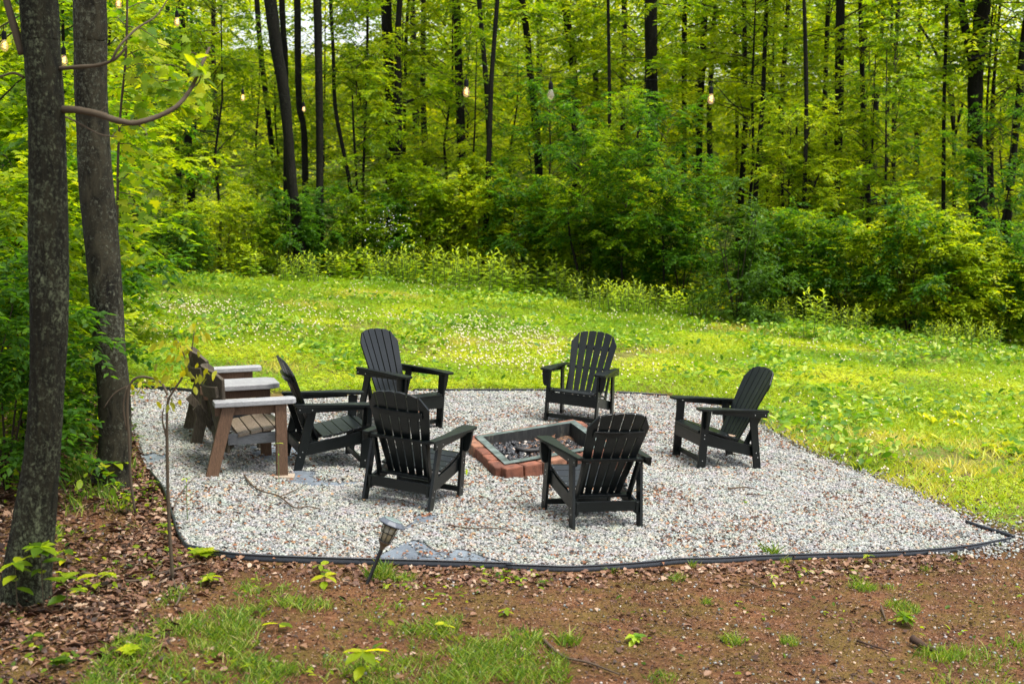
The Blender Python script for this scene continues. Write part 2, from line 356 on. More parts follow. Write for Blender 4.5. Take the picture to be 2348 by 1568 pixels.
# ------------------------------------------------------------------ scatter tools
T_DIAM = (np.array([(0,0,0),(.45,.27,.07),(1,0,-.06),(.45,-.27,.07)]), np.array([(0,2,1),(0,3,2)]))
T_OVAL = (np.array([(0,0,0),(.22,.20,.05),(.55,.25,.06),(.83,.13,.0),(1,0,-.10),(.83,-.13,.0),(.55,-.25,.06),(.22,-.20,.05),(.5,0,0)]), np.array([(8,(k+1)%8,k) for k in range(8)]))
T_LANCE = (np.array([(0,0,0),(.35,.11,.04),(.7,.08,0),(1,0,-.12),(.7,-.08,0),(.35,-.11,.04)]), np.array([(0,5,1),(1,5,4),(1,4,2),(2,4,3)]))
_mp = [(0,0),(.02,.16),(-.05,.33),(.18,.30),(.22,.50),(.38,.40),(.42,.22),(.62,.30),(.66,.14),(1,0)]
_mpv = [(x, y, -.10 * abs(y) + .02) for x, y in _mp] + [(x, -y, -.10 * abs(y) + .02) for x, y in _mp[1:-1][::-1]]
T_MAPLE = (np.array(_mpv + [(.3, 0, 0)]), np.array([(len(_mpv), (k + 1) % len(_mpv), k) for k in range(len(_mpv))]))
T_BLADE = (np.array([(0,.035,0),(0,-.035,0),(.5,.03,0),(.5,-.03,0),(1,0,-.0)]), np.array([(0,1,3),(0,3,2),(2,3,4)]))
_cl = []; _cf = []
for k in range(3):
    a = k * 2.094
    for q in ((0, 0, 0), (.36, .2, .05), (.52, 0, .03), (.36, -.2, .05)):
        _cl.append((q[0]*math.cos(a) - q[1]*math.sin(a), q[0]*math.sin(a) + q[1]*math.cos(a), q[2]))
    _cf += [(4*k, 4*k+2, 4*k+1), (4*k, 4*k+3, 4*k+2)]
T_CLOVER = (np.array(_cl), np.array(_cf))
def place(T, P, D, N, S, rnd, bend=None):
    P = np.asarray(P); D = np.asarray(D); N = np.asarray(N); S = np.asarray(S); n_ = len(P)
    D = D / (np.linalg.norm(D, axis=1, keepdims=True) + 1e-9); B = np.cross(N, D); B /= (np.linalg.norm(B, axis=1, keepdims=True) + 1e-9); N2 = np.cross(D, B)
    tv, tf = T
    V = P[:, None] + S[:, None, None] * (tv[None, :, 0, None] * D[:, None] + tv[None, :, 1, None] * B[:, None] + tv[None, :, 2, None] * N2[:, None])
    if bend is not None: V += bend[:, None, :] * (tv[None, :, 0, None] ** 2)
    F = tf[None] + (np.arange(n_) * len(tv))[:, None, None]
    return V.reshape(-1, 3), F.reshape(-1, tf.shape[1]), np.repeat(rnd, len(tv))
def join(parts):
    V = []; F = []; A = []; b = 0
    for v_, f_, a_ in parts: V.append(v_); F.append(f_ + b); A.append(a_); b += len(v_)
    return np.concatenate(V), np.concatenate(F), np.concatenate(A)
def rvec(n_): v_ = rng.normal(size=(n_, 3)); return v_ / np.linalg.norm(v_, axis=1, keepdims=True)
def up_normals(n_, k=.4): v_ = rng.normal(size=(n_, 3)) * k; v_[:, 2] = 1; return v_ / np.linalg.norm(v_, axis=1, keepdims=True)
def hdir(n_, tilt=.2):
    a = rng.random(n_) * 2 * math.pi; return np.stack([np.cos(a), np.sin(a), rng.normal(size=n_) * tilt], 1)
def scatter_in(poly, dens, keep=None):
    mn, mx = poly.min(0), poly.max(0); n_ = int((mx[0]-mn[0]) * (mx[1]-mn[1]) * dens)
    x = mn[0] + rng.random(n_) * (mx[0]-mn[0]); y = mn[1] + rng.random(n_) * (mx[1]-mn[1])
    k = in_poly(x, y, poly)
    if keep is not None: k &= rng.random(n_) < keep(x, y)
    return x[k], y[k]

# gravel stones
x, y = scatter_in(outline, 4700, lambda x, y: np.where(y > 14.2, .75, 1.0))
_sx = rng.uniform(1.0, 5.5, 60000); _sy = rng.uniform(9.5, 17, 60000); _sd = dist_poly(_sx, _sy, outline); _k = ~in_poly(_sx, _sy, outline) & (_sy > 10.6) & (rng.random(60000) < np.exp(-_sd / .16))
x = np.concatenate([x, _sx[_k]]); y = np.concatenate([y, _sy[_k]])
pit_c = np.array([[-.36, 13.25], [-.065, 12.25], [.93, 12.89], [.63, 13.9]])
pit_mid = pit_c.mean(0); pit_out = pit_mid + (pit_c - pit_mid) * 1.12
bad = in_poly(x, y, pit_out) | (dist_poly(x, y, outline) < .022) & ((y < 11) | (x < 1.5))
for k_, P in enumerate(FAB):
    bad |= in_poly(x, y, P) & (rng.random(len(x)) > .02)
x, y = x[~bad], y[~bad]; n_ = len(x)
cube = np.array([(-1,-1,-1),(1,-1,-1),(1,1,-1),(-1,1,-1),(-1,-1,1),(1,-1,1),(1,1,1),(-1,1,1)], float) * .5
tri = np.array([(0,3,2),(0,2,1),(4,5,6),(4,6,7),(0,1,5),(0,5,4),(1,2,6),(1,6,5),(2,3,7),(2,7,6),(3,0,4),(3,4,7)])
S = (.008 + .015 * rng.beta(2, 2.8, n_)); ax = np.stack([S * (1 + .5 * rng.random(n_)), S * (.75 + .35 * rng.random(n_)), S * (.45 + .35 * rng.random(n_))], 1)
Vs = cube[None] * (1 + .5 * (rng.random((n_, 8, 3)) - .5)) * (.72 + .42 * rng.random((n_, 8, 1))) * ax[:, None] * 1.15
D = rvec(n_); D[:, 2] *= .35; N = up_normals(n_, .45); D /= np.linalg.norm(D, axis=1, keepdims=True); B = np.cross(N, D); B /= np.linalg.norm(B, axis=1, keepdims=True); N2 = np.cross(D, B)
Vw = Vs[..., 0:1] * D[:, None] + Vs[..., 1:2] * B[:, None] + Vs[..., 2:3] * N2[:, None]
cz = np.where(in_poly(x, y, outline), -TT * x, hgt(x, y)) + .006 + rng.random(n_) * .014 + (vnoise(x, y, .4)) * .008
Vw += np.stack([x, y, cz], 1)[:, None]
Fw = tri[None] + (np.arange(n_) * 8)[:, None, None]
me = np_mesh('gravel', Vw.reshape(-1, 3), Fw.reshape(-1, 3), np.repeat(np.clip(rng.beta(1.6, 1.4, n_), 0, 1), 8))
tag(link('gravel', me, STONE), 'loose pale grey crushed stone filling the seating area', 'gravel', kind='stuff')

# ------------------------------------------------------------------ lawn edging strips
EDGEM = simple('black_plastic_edging', (.012, .015, .02), .38, 0, .5)
def edging(px, lab, h=.048, ground=None, r=.008):
    P = smooth_path([np.array([*G(*p)[:2]]) for p in px], 5); b = MB()
    base = [(p[0], p[1], -TT * p[0]) for p in P]
    for i in range(len(base) - 1):
        a, c_ = Vector(base[i]), Vector(base[i + 1]); nrm = Vector((-(c_ - a).y, (c_ - a).x, 0)).normalized() * .003
        b.add([a - nrm + Vector((0,0,-.03)), a + nrm + Vector((0,0,-.03)), a + nrm + Vector((0,0,h)), a - nrm + Vector((0,0,h)),
               c_ - nrm + Vector((0,0,-.03)), c_ + nrm + Vector((0,0,-.03)), c_ + nrm + Vector((0,0,h)), c_ - nrm + Vector((0,0,h))], [(0,1,5,4),(1,2,6,5),(3,0,4,7),(2,3,7,6)] + ([(0,3,2,1)] if i == 0 else []) + ([(4,5,6,7)] if i == len(base) - 2 else []))
    b.tube([(p[0], p[1], p[2] + h) for p in base], r, 8)
    o = b.build('lawn_edging', EDGEM, smooth=True); tag(o, lab, 'edging strip', 'black plastic edging strips round the gravel'); return o
edging(front_px[:9] + [(1180, 1306)], 'black plastic edging strip along the front left of the gravel, ending past the solar light', .045)
edging([(1160, 1306.5)] + front_px[9:], 'wavy black plastic edging strip along the front right of the gravel to its pointed corner', .042)
edging([(2325,1240),(2290,1229),(2255,1219),(2215,1205)], 'short black edging piece running back from the far right tip of the gravel', .04, r=.014)
edging([(1530,911),(1410,904),(1240,899),(1100,899),(947,899)], 'low black edging along the back of the gravel behind the two far chairs', .035)
edging([(300,892),(380,897),(450,903),(500,908)], 'short black edging piece behind the wooden bench at the back left corner', .045)
edging([(345,1090),(375,1130),(395,1190),(410,1235),(432,1264),(470,1276)], 'black edging strip bending up the left side of the gravel among the seedlings', .04)

# ------------------------------------------------------------------ adirondack chairs
def make_chair():
    root = empty('adirondack_chair')
    for s in (-1, 1):
        b = MB(); b.box((s * .282, .262, .2825), (.024, .082, .565))
        b.slab([(.0, .575), (.066, .575), (.060, .50), (.046, .425), (.030, .40), (0, .40)], lambda u, v, t, s=s: (s * (.296 + u), t, v), .245, .277)
        for z in (.335, .30, .085): b.box((s * .2955, .262, z), (.004, .009, .009), m=1)
        b.build('front_leg', [BLACK, SCREW], root, .003)
        b = MB()
        b.slab([(-.372, 0), (-.296, 0), (-.190, .565), (-.268, .565)], lambda u, v, t: (t, u, v), s * .305, s * .281)
        for u, z in ((-.302, .165), (-.322, .12)): b.box((s * .3065, u, z), (.004, .009, .009), m=1)
        b.build('rear_leg', [BLACK, SCREW], root, .003)
        b = MB()
        ol = [(.345,.361),(.366,.335),(.368,.20),(.355,.05),(.338,-.12),(.320,-.394),(.264,-.394),(.268,-.12),(.262,.03),(.248,.13),(.238,.22),(.236,.335),(.255,.361)]
        b.slab(ol, lambda u, v, t, s=s: (s * u, v, t + .012 * (v + .4) + .004 * math.sin((v + .1) * 6)), .567, .589)
        b.slab([(.215, .545), (.215, .568), (-.375, .565), (-.375, .512), (-.25, .515)], lambda u, v, t: (t, u, v), s * .307, s * .327)
        for u, z in ((-.35, .54), (-.24, .54)): b.box((s * .3285, u, z), (.004, .009, .009), m=1)
        b.build('arm', [BLACK, SCREW], root, .0035)
        b = MB()
        b.slab([(.262, .235), (.262, .350), (.20, .342), (.05, .296), (-.10, .266), (-.30, .218), (-.335, .208), (-.335, .115), (-.30, .118)], lambda u, v, t: (t, u, v), s * .269, s * .247)
        b.build('side_rail', BLACK, root, .002)
        b = MB(); b.beam((s * .228, -.352, .548), (s * .228, -.215, .215), .05, .022, (0, 1, .3)); b.build('back_brace', BLACK, root, .002)
    # seat slats, following the sagging rails
    b = MB(); path = [(.315, .352), (.235, .366), (.15, .345), (.06, .318), (-.03, .298), (-.12, .279)]
    for i in range(5):
        (y0, z0), (y1, z1) = path[i], path[i + 1]; g = .006
        dy, dz = y1 - y0, z1 - z0; L = math.hypot(dy, dz); y0 += dy / L * g / 2; z0 += dz / L * g / 2; y1 -= dy / L * g / 2; z1 -= dz / L * g / 2
        nx_, nz_ = -dz / L, dy / L
        if nz_ < 0: nx_, nz_ = -nx_, -nz_
        hw = .272
        q = [(y0, z0), (y1, z1), (y1 + nx_ * .018, z1 + nz_ * .018), (y0 + nx_ * .018, z0 + nz_ * .018)]
        hw = .2455 if i in (0,) else .268
        b.slab(q, lambda u, v, t: (t, u, v), -hw, hw)
        for s in (-1, 1): b.box((s * (hw - .012), (y0 + y1) / 2, (z0 + z1) / 2 + .0185), (.007, .007, .004), m=1)
    b.build('seat', [BLACK, SCREW], root, .004)
    b = MB(); b.box((0, .292, .285), (.545, .020, .118)); b.build('front_apron', BLACK, root, .002)
    b = MB(); b.box((0, .24, .078), (.539, .022, .045)); b.build('stretcher', BLACK, root, .002)
    b = MB(); b.box((0, -.318, .178), (.559, .020, .082)); b.build('rear_apron', BLACK, root, .002)
    # back: six slats fanned in a raked, slightly dished plane
    A = R(25.5); y0, z0 = -.150, .245; ca, sa = math.cos(A), math.sin(A)
    def bp(u, v, t):
        f = .42 * u * u - t
        return (u, y0 - sa * v + ca * f, z0 + ca * v + sa * f)
    b = MB()
    Lt = .792
    for i in range(6):
        k = i - 2.5; ub, ut = k * .0655, k * .0925; wb, wt = .0262, .0408
        def ed(sd):   # top of this edge
            uu = ut + sd * wt; return Lt - 1.05 * uu * uu - (.075 * max(0, (abs(uu) - .19) / .085) )
        tl, tr = ed(-1), ed(1)
        def uat(sd, v): f = v / .70; return (ub + (ut - ub) * f) + sd * (wb + (wt - wb) * f)
        nseg = 5
        left = [(uat(-1, v), v) for v in np.linspace(0, tl - .006, nseg)]; right = [(uat(1, v), v) for v in np.linspace(0, tr - .006, nseg)]
        mid = ((uat(-1, tl) + uat(1, tr)) / 2, (tl + tr) / 2 + .004)
        top = [(uat(-1, tl) + .005, tl), mid, (uat(1, tr) - .005, tr)] if i not in (0, 5) else [(uat(-1, tl) + .004, tl), (uat(1, tr) - .004, tr)]
        b.slab(left + top + right[::-1], bp, 0, .019)
    b.build('backrest', BLACK, root, .0035)
    b = MB()
    us = np.linspace(-.215, .215, 13)
    pl = [(u, .575 - .12 * u * u) for u in us] + [(u, .628 - .12 * u * u) for u in us[::-1]]
    b.slab(pl, bp, .0195, .041); b.build('back_rail', BLACK, root, .002)
    for zz, hw, y_a, y_b, nm in ((.556, .262, -.312, -.367, 'back_rail'), (.236, .245, -.160, -.232, 'back_rail')):
        b = MB(); us = np.linspace(-hw, hw, 15)
        pl = [(u, y_a + .42 * u * u * .8) for u in us] + [(u, y_b) for u in us[::-1]]
        b.slab(pl, lambda u, v, t: (u, v, t), zz - .011, zz + .011); b.build(nm, BLACK, root, .002)
    return root
chairs = [
 (.6191, 11.006, .3697, 'black adirondack chair with its back turned, front right, nearest the camera'),
 (1.9774, 13.480, 1.8908, 'black adirondack chair at the far right, seen from the side facing left'),
 (.7226, 15.148, 2.7909, 'black adirondack chair straight behind the fire pit facing the camera'),
 (-1.1417, 14.175, 3.9960, 'black adirondack chair at the back left, facing the camera beyond the fire pit'),
 (-.7985, 11.236, -.3909, 'black adirondack chair with its back turned, front left, beside the brick corner'),
 (-1.6575, 12.318, -1.2257, 'black adirondack chair beside the wooden bench, seen from the side facing right'),
]
TILT = Matrix.Rotation(TH, 4, 'Y')
ch0 = make_chair()
for i, (cx, cy, a, lab) in enumerate(chairs):
    o = ch0 if i == 0 else copy_tree(ch0)
    o.matrix_world = TILT @ Matrix.Translation((cx, cy, .012)) @ Matrix.Rotation(a, 4, 'Z')
    tag(o, lab, 'chair', 'black adirondack chairs round the fire pit')

cM = TILT @ Matrix.Translation((1.9774, 13.48, .012)) @ Matrix.Rotation(1.8908, 4, 'Z')
for q_, (lx, ly, lz), lab, sz in ((0, (-.20, -.10, .305), 'pale dry leaf lying on the seat of the far right black chair', .08), (1, (.1, .12, .368), 'small brown leaf on the front slat of the far right black chair', .05)):
    V_, F_, A_ = place(T_MAPLE if q_ == 0 else T_OVAL, np.zeros((1, 3)), np.array([[1, .3, .1]]), np.array([[.1, .2, 1]]), np.array([sz]), np.array([.97 if q_ == 0 else .5]))
    o = link('fallen_leaf', np_mesh('fallen_leaf', V_, F_, A_), DEADL); o.matrix_world = cM @ Matrix.Translation((lx, ly, lz)); tag(o, lab, 'leaf')
# ------------------------------------------------------------------ wooden double bench with a table in the middle
def make_bench():
    root = empty('wooden_bench')
    Wd = 2.04     # from x=0 (near arm, outer) to x=-Wd (far arm, outer)
    def rear_leg(x, mt):
        b = MB(); b.slab([(-.45, 0), (-.345, 0), (-.175, .60), (-.285, .60)], lambda u, v, t: (t, u, v), x - .045, x + .0)
        b.build('rear_leg', mt, root, .004)
    def front_leg(x, mt, w_=.05):
        b = MB(); b.box((x - w_ / 2, .205, .30), (w_, .095, .60)); b.build('front_leg', mt, root, .004)
    rear_leg(-.02, W_BROWN); rear_leg(-1.30, W_DARK); rear_leg(-Wd + .075, W_DARK)
    front_leg(-.02, W_BROWN); front_leg(-.88, W_BROWN); front_leg(-1.10, W_DARK); front_leg(-Wd + .08, W_BROWN)
    def arm(x0, x1, nm, mt, cut=.03):
        pl = [(x0, -.35), (x1, -.35), (x1, .335 - cut), (x1 - cut if x1 > x0 else x1 + cut, .335), (x0 + cut, .335), (x0, .335 - cut)]
        b = MB(); b.slab(pl, lambda u, v, t: (u, v, t), .602, .645); b.build(nm, mt, root, .007)
    arm(-.145, .005, 'arm', W_GREYARM); arm(-Wd, -Wd + .15, 'arm', W_GREYARM)
    for k in range(3):
        x0 = -1.235 + k * .142; b = MB(); yr = -.24
        c0 = .07 if k == 0 else .0; c1 = .07 if k == 2 else .0
        pl = [(x0, yr), (x0 + .138, yr), (x0 + .138, .335 - c1), (x0 + .138 - c1 * .8, .335), (x0 + c0 * .8, .335), (x0, .335 - c0)]
        pl = [p for i_, p in enumerate(pl) if i_ == 0 or p != pl[i_ - 1]]
        b.slab(pl, lambda u, v, t: (u, v, t), .602, .645); b.build('table_board', W_GREYARM, root, .006)
    for x in (-.082, -Wd + .088, -.90, -1.18):
        b = MB(); b.box((x, -.09, .562), (.035, .50, .072)); b.build('arm_rail', W_BROWN, root, .003)
    b = MB(); b.box((-.155, -.02, .315), (.035, .42, .085)); b.build('seat_rail', W_GREYRAIL, root, .003)
    b = MB(); b.box((-.86, -.02, .315), (.035, .42, .085)); b.build('seat_rail', W_GREYRAIL, root, .003)
    b = MB(); b.box((-1.25, -.02, .315), (.035, .42, .085)); b.build('seat_rail', W_GREYRAIL, root, .003)
    b = MB(); b.box((-Wd + .17, -.02, .315), (.035, .42, .085)); b.build('seat_rail', W_GREYRAIL, root, .003)
    for xa, xb in ((-.81, -.115), (-1.92, -1.22)):
        b = MB(); prof = [(.27, .378), (.165, .402), (.06, .395), (-.045, .378), (-.15, .362)]
        for i in range(4):
            (ya, za), (yb, zb) = prof[i], prof[i + 1]; g = .005
            xr = xb - (.045 if i == 0 else .0) - (.01 if i == 1 else 0)
            b.slab([(ya - g, za - .026), (yb + g, zb - .026), (yb + g, zb), (ya - g, za)], lambda u, v, t: (t, u, v), xa, xr)
        b.build('seat', W_SEAT, root, .004)
        # fan back
        A = R(12); y0, z0 = -.235, .20; xm = (xa + xb) / 2; ca, sa = math.cos(A), math.sin(A)
        def bp(u, v, t): f = .95 * u * u * (.35 + v) - t; return (xm + u, y0 - sa * v + ca * f, z0 + ca * v + sa * f)
        b = MB()
        for i in range(7):
            k = i - 3; ub, ut = k * .086, k * .102; wb, wt = .040, .0485
            def tp(uu): return .70 - .55 * uu * uu - (.03 if abs(uu) > .3 else 0)
            tl, tr = tp(ut - wt), tp(ut + wt)
            nv = 5; lf = [(ub - wb + (ut - wt - ub + wb) * q, tl * q) for q in np.linspace(0, 1, nv)]; rt = [(ub + wb + (ut + wt - ub - wb) * q, tr * q) for q in np.linspace(0, 1, nv)]
            for a_ in range(nv - 1): b.slab([lf[a_], lf[a_ + 1], rt[a_ + 1], rt[a_]], bp, 0, .026)
        b.build('backrest', W_DARK, root, .003)
        b = MB(); [b.slab([(ua, .46), (ua + .0775, .46), (ua + .0775, .55), (ua, .55)], bp, .028, .06) for ua in np.linspace(-.31, .2325, 8)]; b.build('back_rail', W_DARK, root, .003)
        b = MB(); [b.slab([(ua, .06), (ua + .09, .06), (ua + .09, .15), (ua, .15)], bp, .028, .06) for ua in np.linspace(-.27, .18, 6)]; b.build('back_rail', W_DARK, root, .003)
        for u in ((-.26,) if xb > -1 else (.26,)):
            b = MB(); b.beam((xm + u, -.43, .50), (xm + u, -.13, .13), .04, .07, (1, 0, 0)); b.build('back_brace', W_DARK, root, .004)
    return root
bench = make_bench()
tag(bench, 'weathered wooden double bench with a grey plank table between its two seats', 'bench')
p = G(660, 1103); ang = R(18.8) - R(90)
bench.matrix_world = Matrix.Translation((-1.90, 11.62, .148)) @ Matrix.Rotation(ang, 4, 'Z') @ Matrix.Translation((0, -.25, 0)) @ Matrix.Diagonal((1, 1, 1.06, 1))
# the paver under its near front leg
b = MB(); q = Vector((-1.868, 11.68, 0)); pc = bench.matrix_world @ Vector((-.045, .205, 0))
b.box((pc.x + .02, pc.y, -TT * (pc.x + .02) + .017), (.17, .15, .030), Matrix.Rotation(.1, 3, 'Z') @ Matrix.Rotation(TH * .4, 3, 'Y'))
PAVER = simple('concrete_paver', (.30, .24, .18), .9)
tag(b.build('paver', PAVER, None, .006), 'small tan paving block wedged under the near front leg of the bench', 'paver')

# ------------------------------------------------------------------ fire pit
BR = []
def m_brick():
    m, n, l, bs = mat('red_brick'); v = coord(n, l); oi = n.new('ShaderNodeObjectInfo')
    r = ramp(n, [(0, (.12, .042, .024)), (.5, (.20, .072, .040)), (1, (.25, .125, .075))]); l.new(oi.outputs['Random'], r.inputs[0])
    t = noise(n, l, 12, 6, v, .7); r2 = ramp(n, [(.3, (.3, .28, .25)), (.62, (1.15, 1.1, 1.05))]); l.new(t.outputs[0], r2.inputs[0])
    l.new(mixc(n, l, 1, r.outputs[0], r2.outputs[0], 'MULTIPLY'), bs.inputs['Base Color']); bs.inputs['Roughness'].default_value = .85
    bump(n, l, noise(n, l, 60, 5, v, .8).outputs[0], .5, .006, bs); return m
BRICK = m_brick()
def m_steel():
    m, n, l, bs = mat('soot_stained_steel'); v = coord(n, l)
    t = noise(n, l, 9, 6, v, .65); r = ramp(n, [(.3, (.035, .04, .036)), (.5, (.11, .14, .13)), (.7, (.24, .28, .27))]); l.new(t.outputs[0], r.inputs[0])
    l.new(r.outputs[0], bs.inputs['Base Color']); bs.inputs['Metallic'].default_value = .35; bs.inputs['Roughness'].default_value = .42; return m
def m_soot():
    m, n, l, bs = mat('sooty_inner_steel'); v = coord(n, l, 'Object', (8, 8, 2))
    t = noise(n, l, 3, 6, v, .7); r = ramp(n, [(.4, (.005, .006, .006)), (.56, (.016, .017, .016)), (.74, (.10, .095, .07))]); l.new(t.outputs[0], r.inputs[0])
    l.new(r.outputs[0], bs.inputs['Base Color']); bs.inputs['Roughness'].default_value = .7; return m
STEEL, SOOT = m_steel(), m_soot()
rim = [Vector((-.363, 13.253, .178)), Vector((-.065, 12.248, .126)), Vector((.930, 12.893, .160)), Vector((.633, 13.898, .211))]
pit = empty('fire_pit', Matrix.Translation((pit_mid[0], pit_mid[1], -TT * pit_mid[0])), 'fire pit with a steel rim on red bricks in the middle of the chairs', 'fire pit')
pl_ = Vector((pit_mid[0], pit_mid[1], -TT * pit_mid[0])); rimc = sum(rim, Vector()) / 4
ctr = rimc
def inset(p, d):   # towards the centre by about d on each side
    i = rim.index(p); a = (rim[(i + 1) % 4] - p).normalized(); c_ = (rim[i - 1] - p).normalized()
    s_ = (1 - a.dot(c_) ** 2) ** .5; return p + (a + c_) * (d / s_)
inn = [inset(p, .075) for p in rim]
b = MB()
for i in range(4):
    j = (i + 1) % 4; o1, o2, i1, i2 = rim[i] - pl_, rim[j] - pl_, inn[i] - pl_, inn[j] - pl_
    z = Vector((0, 0, .006)); dn = Vector((0, 0, -.20)); lip = Vector((0, 0, -.018))
    b.add([o1, o2, i2, i1, o1 + z, o2 + z, i2 + z, i1 + z], [(3,2,1,0),(4,5,6,7),(0,1,5,4)])
    th = (i2 - i1).cross(Vector((0, 0, 1))).normalized() * .004
    b.add([i1 + z, i2 + z, i2 + dn, i1 + dn, i1 + z + th, i2 + z + th, i2 + dn + th, i1 + dn + th], [(0,1,2,3),(7,6,5,4),(0,4,5,1),(3,2,6,7)], 1)
b.build('steel_frame', [STEEL, SOOT], pit)
# bricks round the rim
nb = [6, 6, 6, 7]
for i in range(4):
    j = (i + 1) % 4; e = rim[j] - rim[i]; d = e.normalized(); out = d.cross(Vector((0, 0, 1))).normalized()
    L = e.length + .10; cur = -.06; k = 0
    while cur < L - .08:
        flat = (k % 3 != 2); bl = .205 if flat else .065
        if cur + bl > L + .03: bl = max(.07, L + .03 - cur)
        c_ = rim[i] + d * (cur + bl / 2) + out * .02; gzz = -TT * c_.x
        top = c_.z - .006; h = .062 if True else 0
        bb = MB(); hh = top - gzz + .02
        ang = math.atan2(d.y, d.x) + random.uniform(-.06, .06)
        M3 = Matrix.Rotation(ang, 3, 'Z')
        slope = math.atan2(d.z, math.hypot(d.x, d.y))
        M3 = M3 @ Matrix.Rotation(-slope, 3, 'Y')
        bb.box(Vector((c_.x, c_.y, top - hh / 2 + random.uniform(-.010, .001))) + out * random.uniform(-.004, .012) - pl_, (bl - random.uniform(.008, .018), .150, hh), M3)
        bb.build('brick', BRICK, pit, .014)
        cur += bl; k += 1
    # lower outer course, half sunk
b = MB(); floor_n = 26
Vf = []; Ff = []
for a in range(floor_n + 1):
    for c_ in range(floor_n + 1):
        u, v_ = a / floor_n, c_ / floor_n
        P = (inn[0] * (1 - u) + inn[1] * u) * (1 - v_) + (inn[3] * (1 - u) + inn[2] * u) * v_
        hz = .085 + .05 * float(vnoise(P.x * 9, P.y * 9, 1.2)) + .04 * (abs(u - .5) + abs(v_ - .5))
        Vf.append((P.x - pl_.x, P.y - pl_.y, -TT * P.x - .05 + hz - pl_.z))
for a in range(floor_n):
    for c_ in range(floor_n): q = a * (floor_n + 1) + c_; Ff.append((q, q + floor_n + 1, q + floor_n + 2, q + 1))
m, n, l, bs = mat('ash_and_earth'); v = coord(n, l)
t = noise(n, l, 3.5, 5, v); t2 = noise(n, l, 40, 6, v, .8)
r = ramp(n, [(.46, (.012, .012, .013)), (.56, (.17, .095, .05))]); l.new(t.outputs[0], r.inputs[0]); r2 = ramp(n, [(.3, (.5, .5, .5)), (.7, (1.5, 1.4, 1.3))]); l.new(t2.outputs[0], r2.inputs[0])
l.new(mixc(n, l, 1, r.outputs[0], r2.outputs[0], 'MULTIPLY'), bs.inputs['Base Color']); bs.inputs['Roughness'].default_value = .95; bump(n, l, t2.outputs[0], .8, .02, bs)
b.add(Vf, Ff); b.build('ash_bed', m, pit)
# charcoal lumps and charred logs
def pit_pt(u, v_): P = (inn[0] * (1 - u) + inn[1] * u) * (1 - v_) + (inn[3] * (1 - u) + inn[2] * u) * v_; return P.x, P.y, -TT * P.x + .085
nC = 1100; uu = rng.beta(1.1, 1.1, nC); vv = rng.random(nC); pp = np.array([pit_pt(a, c_) for a, c_ in zip(uu * .9 + .05, vv * .9 + .05)])
Vc = cube[None] * (.6 + .8 * rng.random((nC, 8, 3))) * (.008 + .028 * rng.random((nC, 1, 1)) ** 2); Q = rvec(nC); Nn = up_normals(nC, .6); B = np.cross(Nn, Q); B /= np.linalg.norm(B, axis=1, keepdims=True); N2 = np.cross(Q, B)
Vc = Vc[..., 0:1] * Q[:, None] + Vc[..., 1:2] * B[:, None] + Vc[..., 2:3] * N2[:, None] + (pp + np.array([0, 0, .012]))[:, None]
COAL = attr_mat('charcoal', [(0, (.006, .006, .007)), (.7, (.02, .021, .025)), (.88, (.06, .065, .075)), (.95, (.25, .11, .05)), (1, (.4, .38, .34))], .5, .5)
me = np_mesh('charcoal', Vc.reshape(-1, 3), (tri[None] + (np.arange(nC) * 8)[:, None, None]).reshape(-1, 3), np.repeat(rng.random(nC), 8))
tag(link('charcoal', me, COAL), 'black charcoal lumps and bits strewn over the ash in the fire pit', 'charcoal', kind='stuff')
_n = 170; _pl = np.array([pit_pt(a, c_) for a, c_ in zip(rng.random(_n) * .9 + .05, .12 + .8 * rng.beta(2, 1.2, _n))]) + np.array([0, 0, .022])
V_, F_, A_ = place((T_MAPLE[0] * np.array([1, 1, 2.5]), T_MAPLE[1]), _pl, hdir(_n, .3), up_normals(_n, .5), .03 + .05 * rng.random(_n), .3 + .6 * rng.random(_n))
tag(link('dead_leaves', np_mesh('dead_leaves', V_, F_, A_), DEADL), 'dry brown leaves blown into the fire pit', 'leaves', kind='stuff')
def stick(name, pts, r0, r1, mt, lab, cat, n=6, jit=.25, group=None):
    pts = smooth_path(pts, 5); rr = np.linspace(r0, r1, len(pts)); b = MB(); b.tube(pts, list(rr), n, jit=jit)
    return tag(b.build(name, mt, smooth=True), lab, cat, group)
CHAR = simple('charred_wood', (.012, .011, .011), .6)
def zp(P, dz): return (P[0], P[1], P[2] + dz)
a_, c_ = pit_pt(.55, .25), pit_pt(.72, .40)
stick('charred_log', [zp(pit_pt(.50, .22), .05), zp(pit_pt(.60, .30), .045), zp(pit_pt(.66, .42), .055)], .026, .020, CHAR, 'short charred log lying in the coals at the left of the fire pit', 'log')
stick('burnt_stick', [zp(pit_pt(.97, .58), .12), zp(pit_pt(.55, .88), .07)], .008, .006, CHAR, 'thin blackened stick leaning across the near right corner of the fire pit, the longer one', 'stick')
stick('burnt_stick', [zp(pit_pt(.97, .50), .10), zp(pit_pt(.70, .86), .05)], .009, .006, CHAR, 'thin blackened stick below the longer one in the near right corner of the fire pit', 'stick')

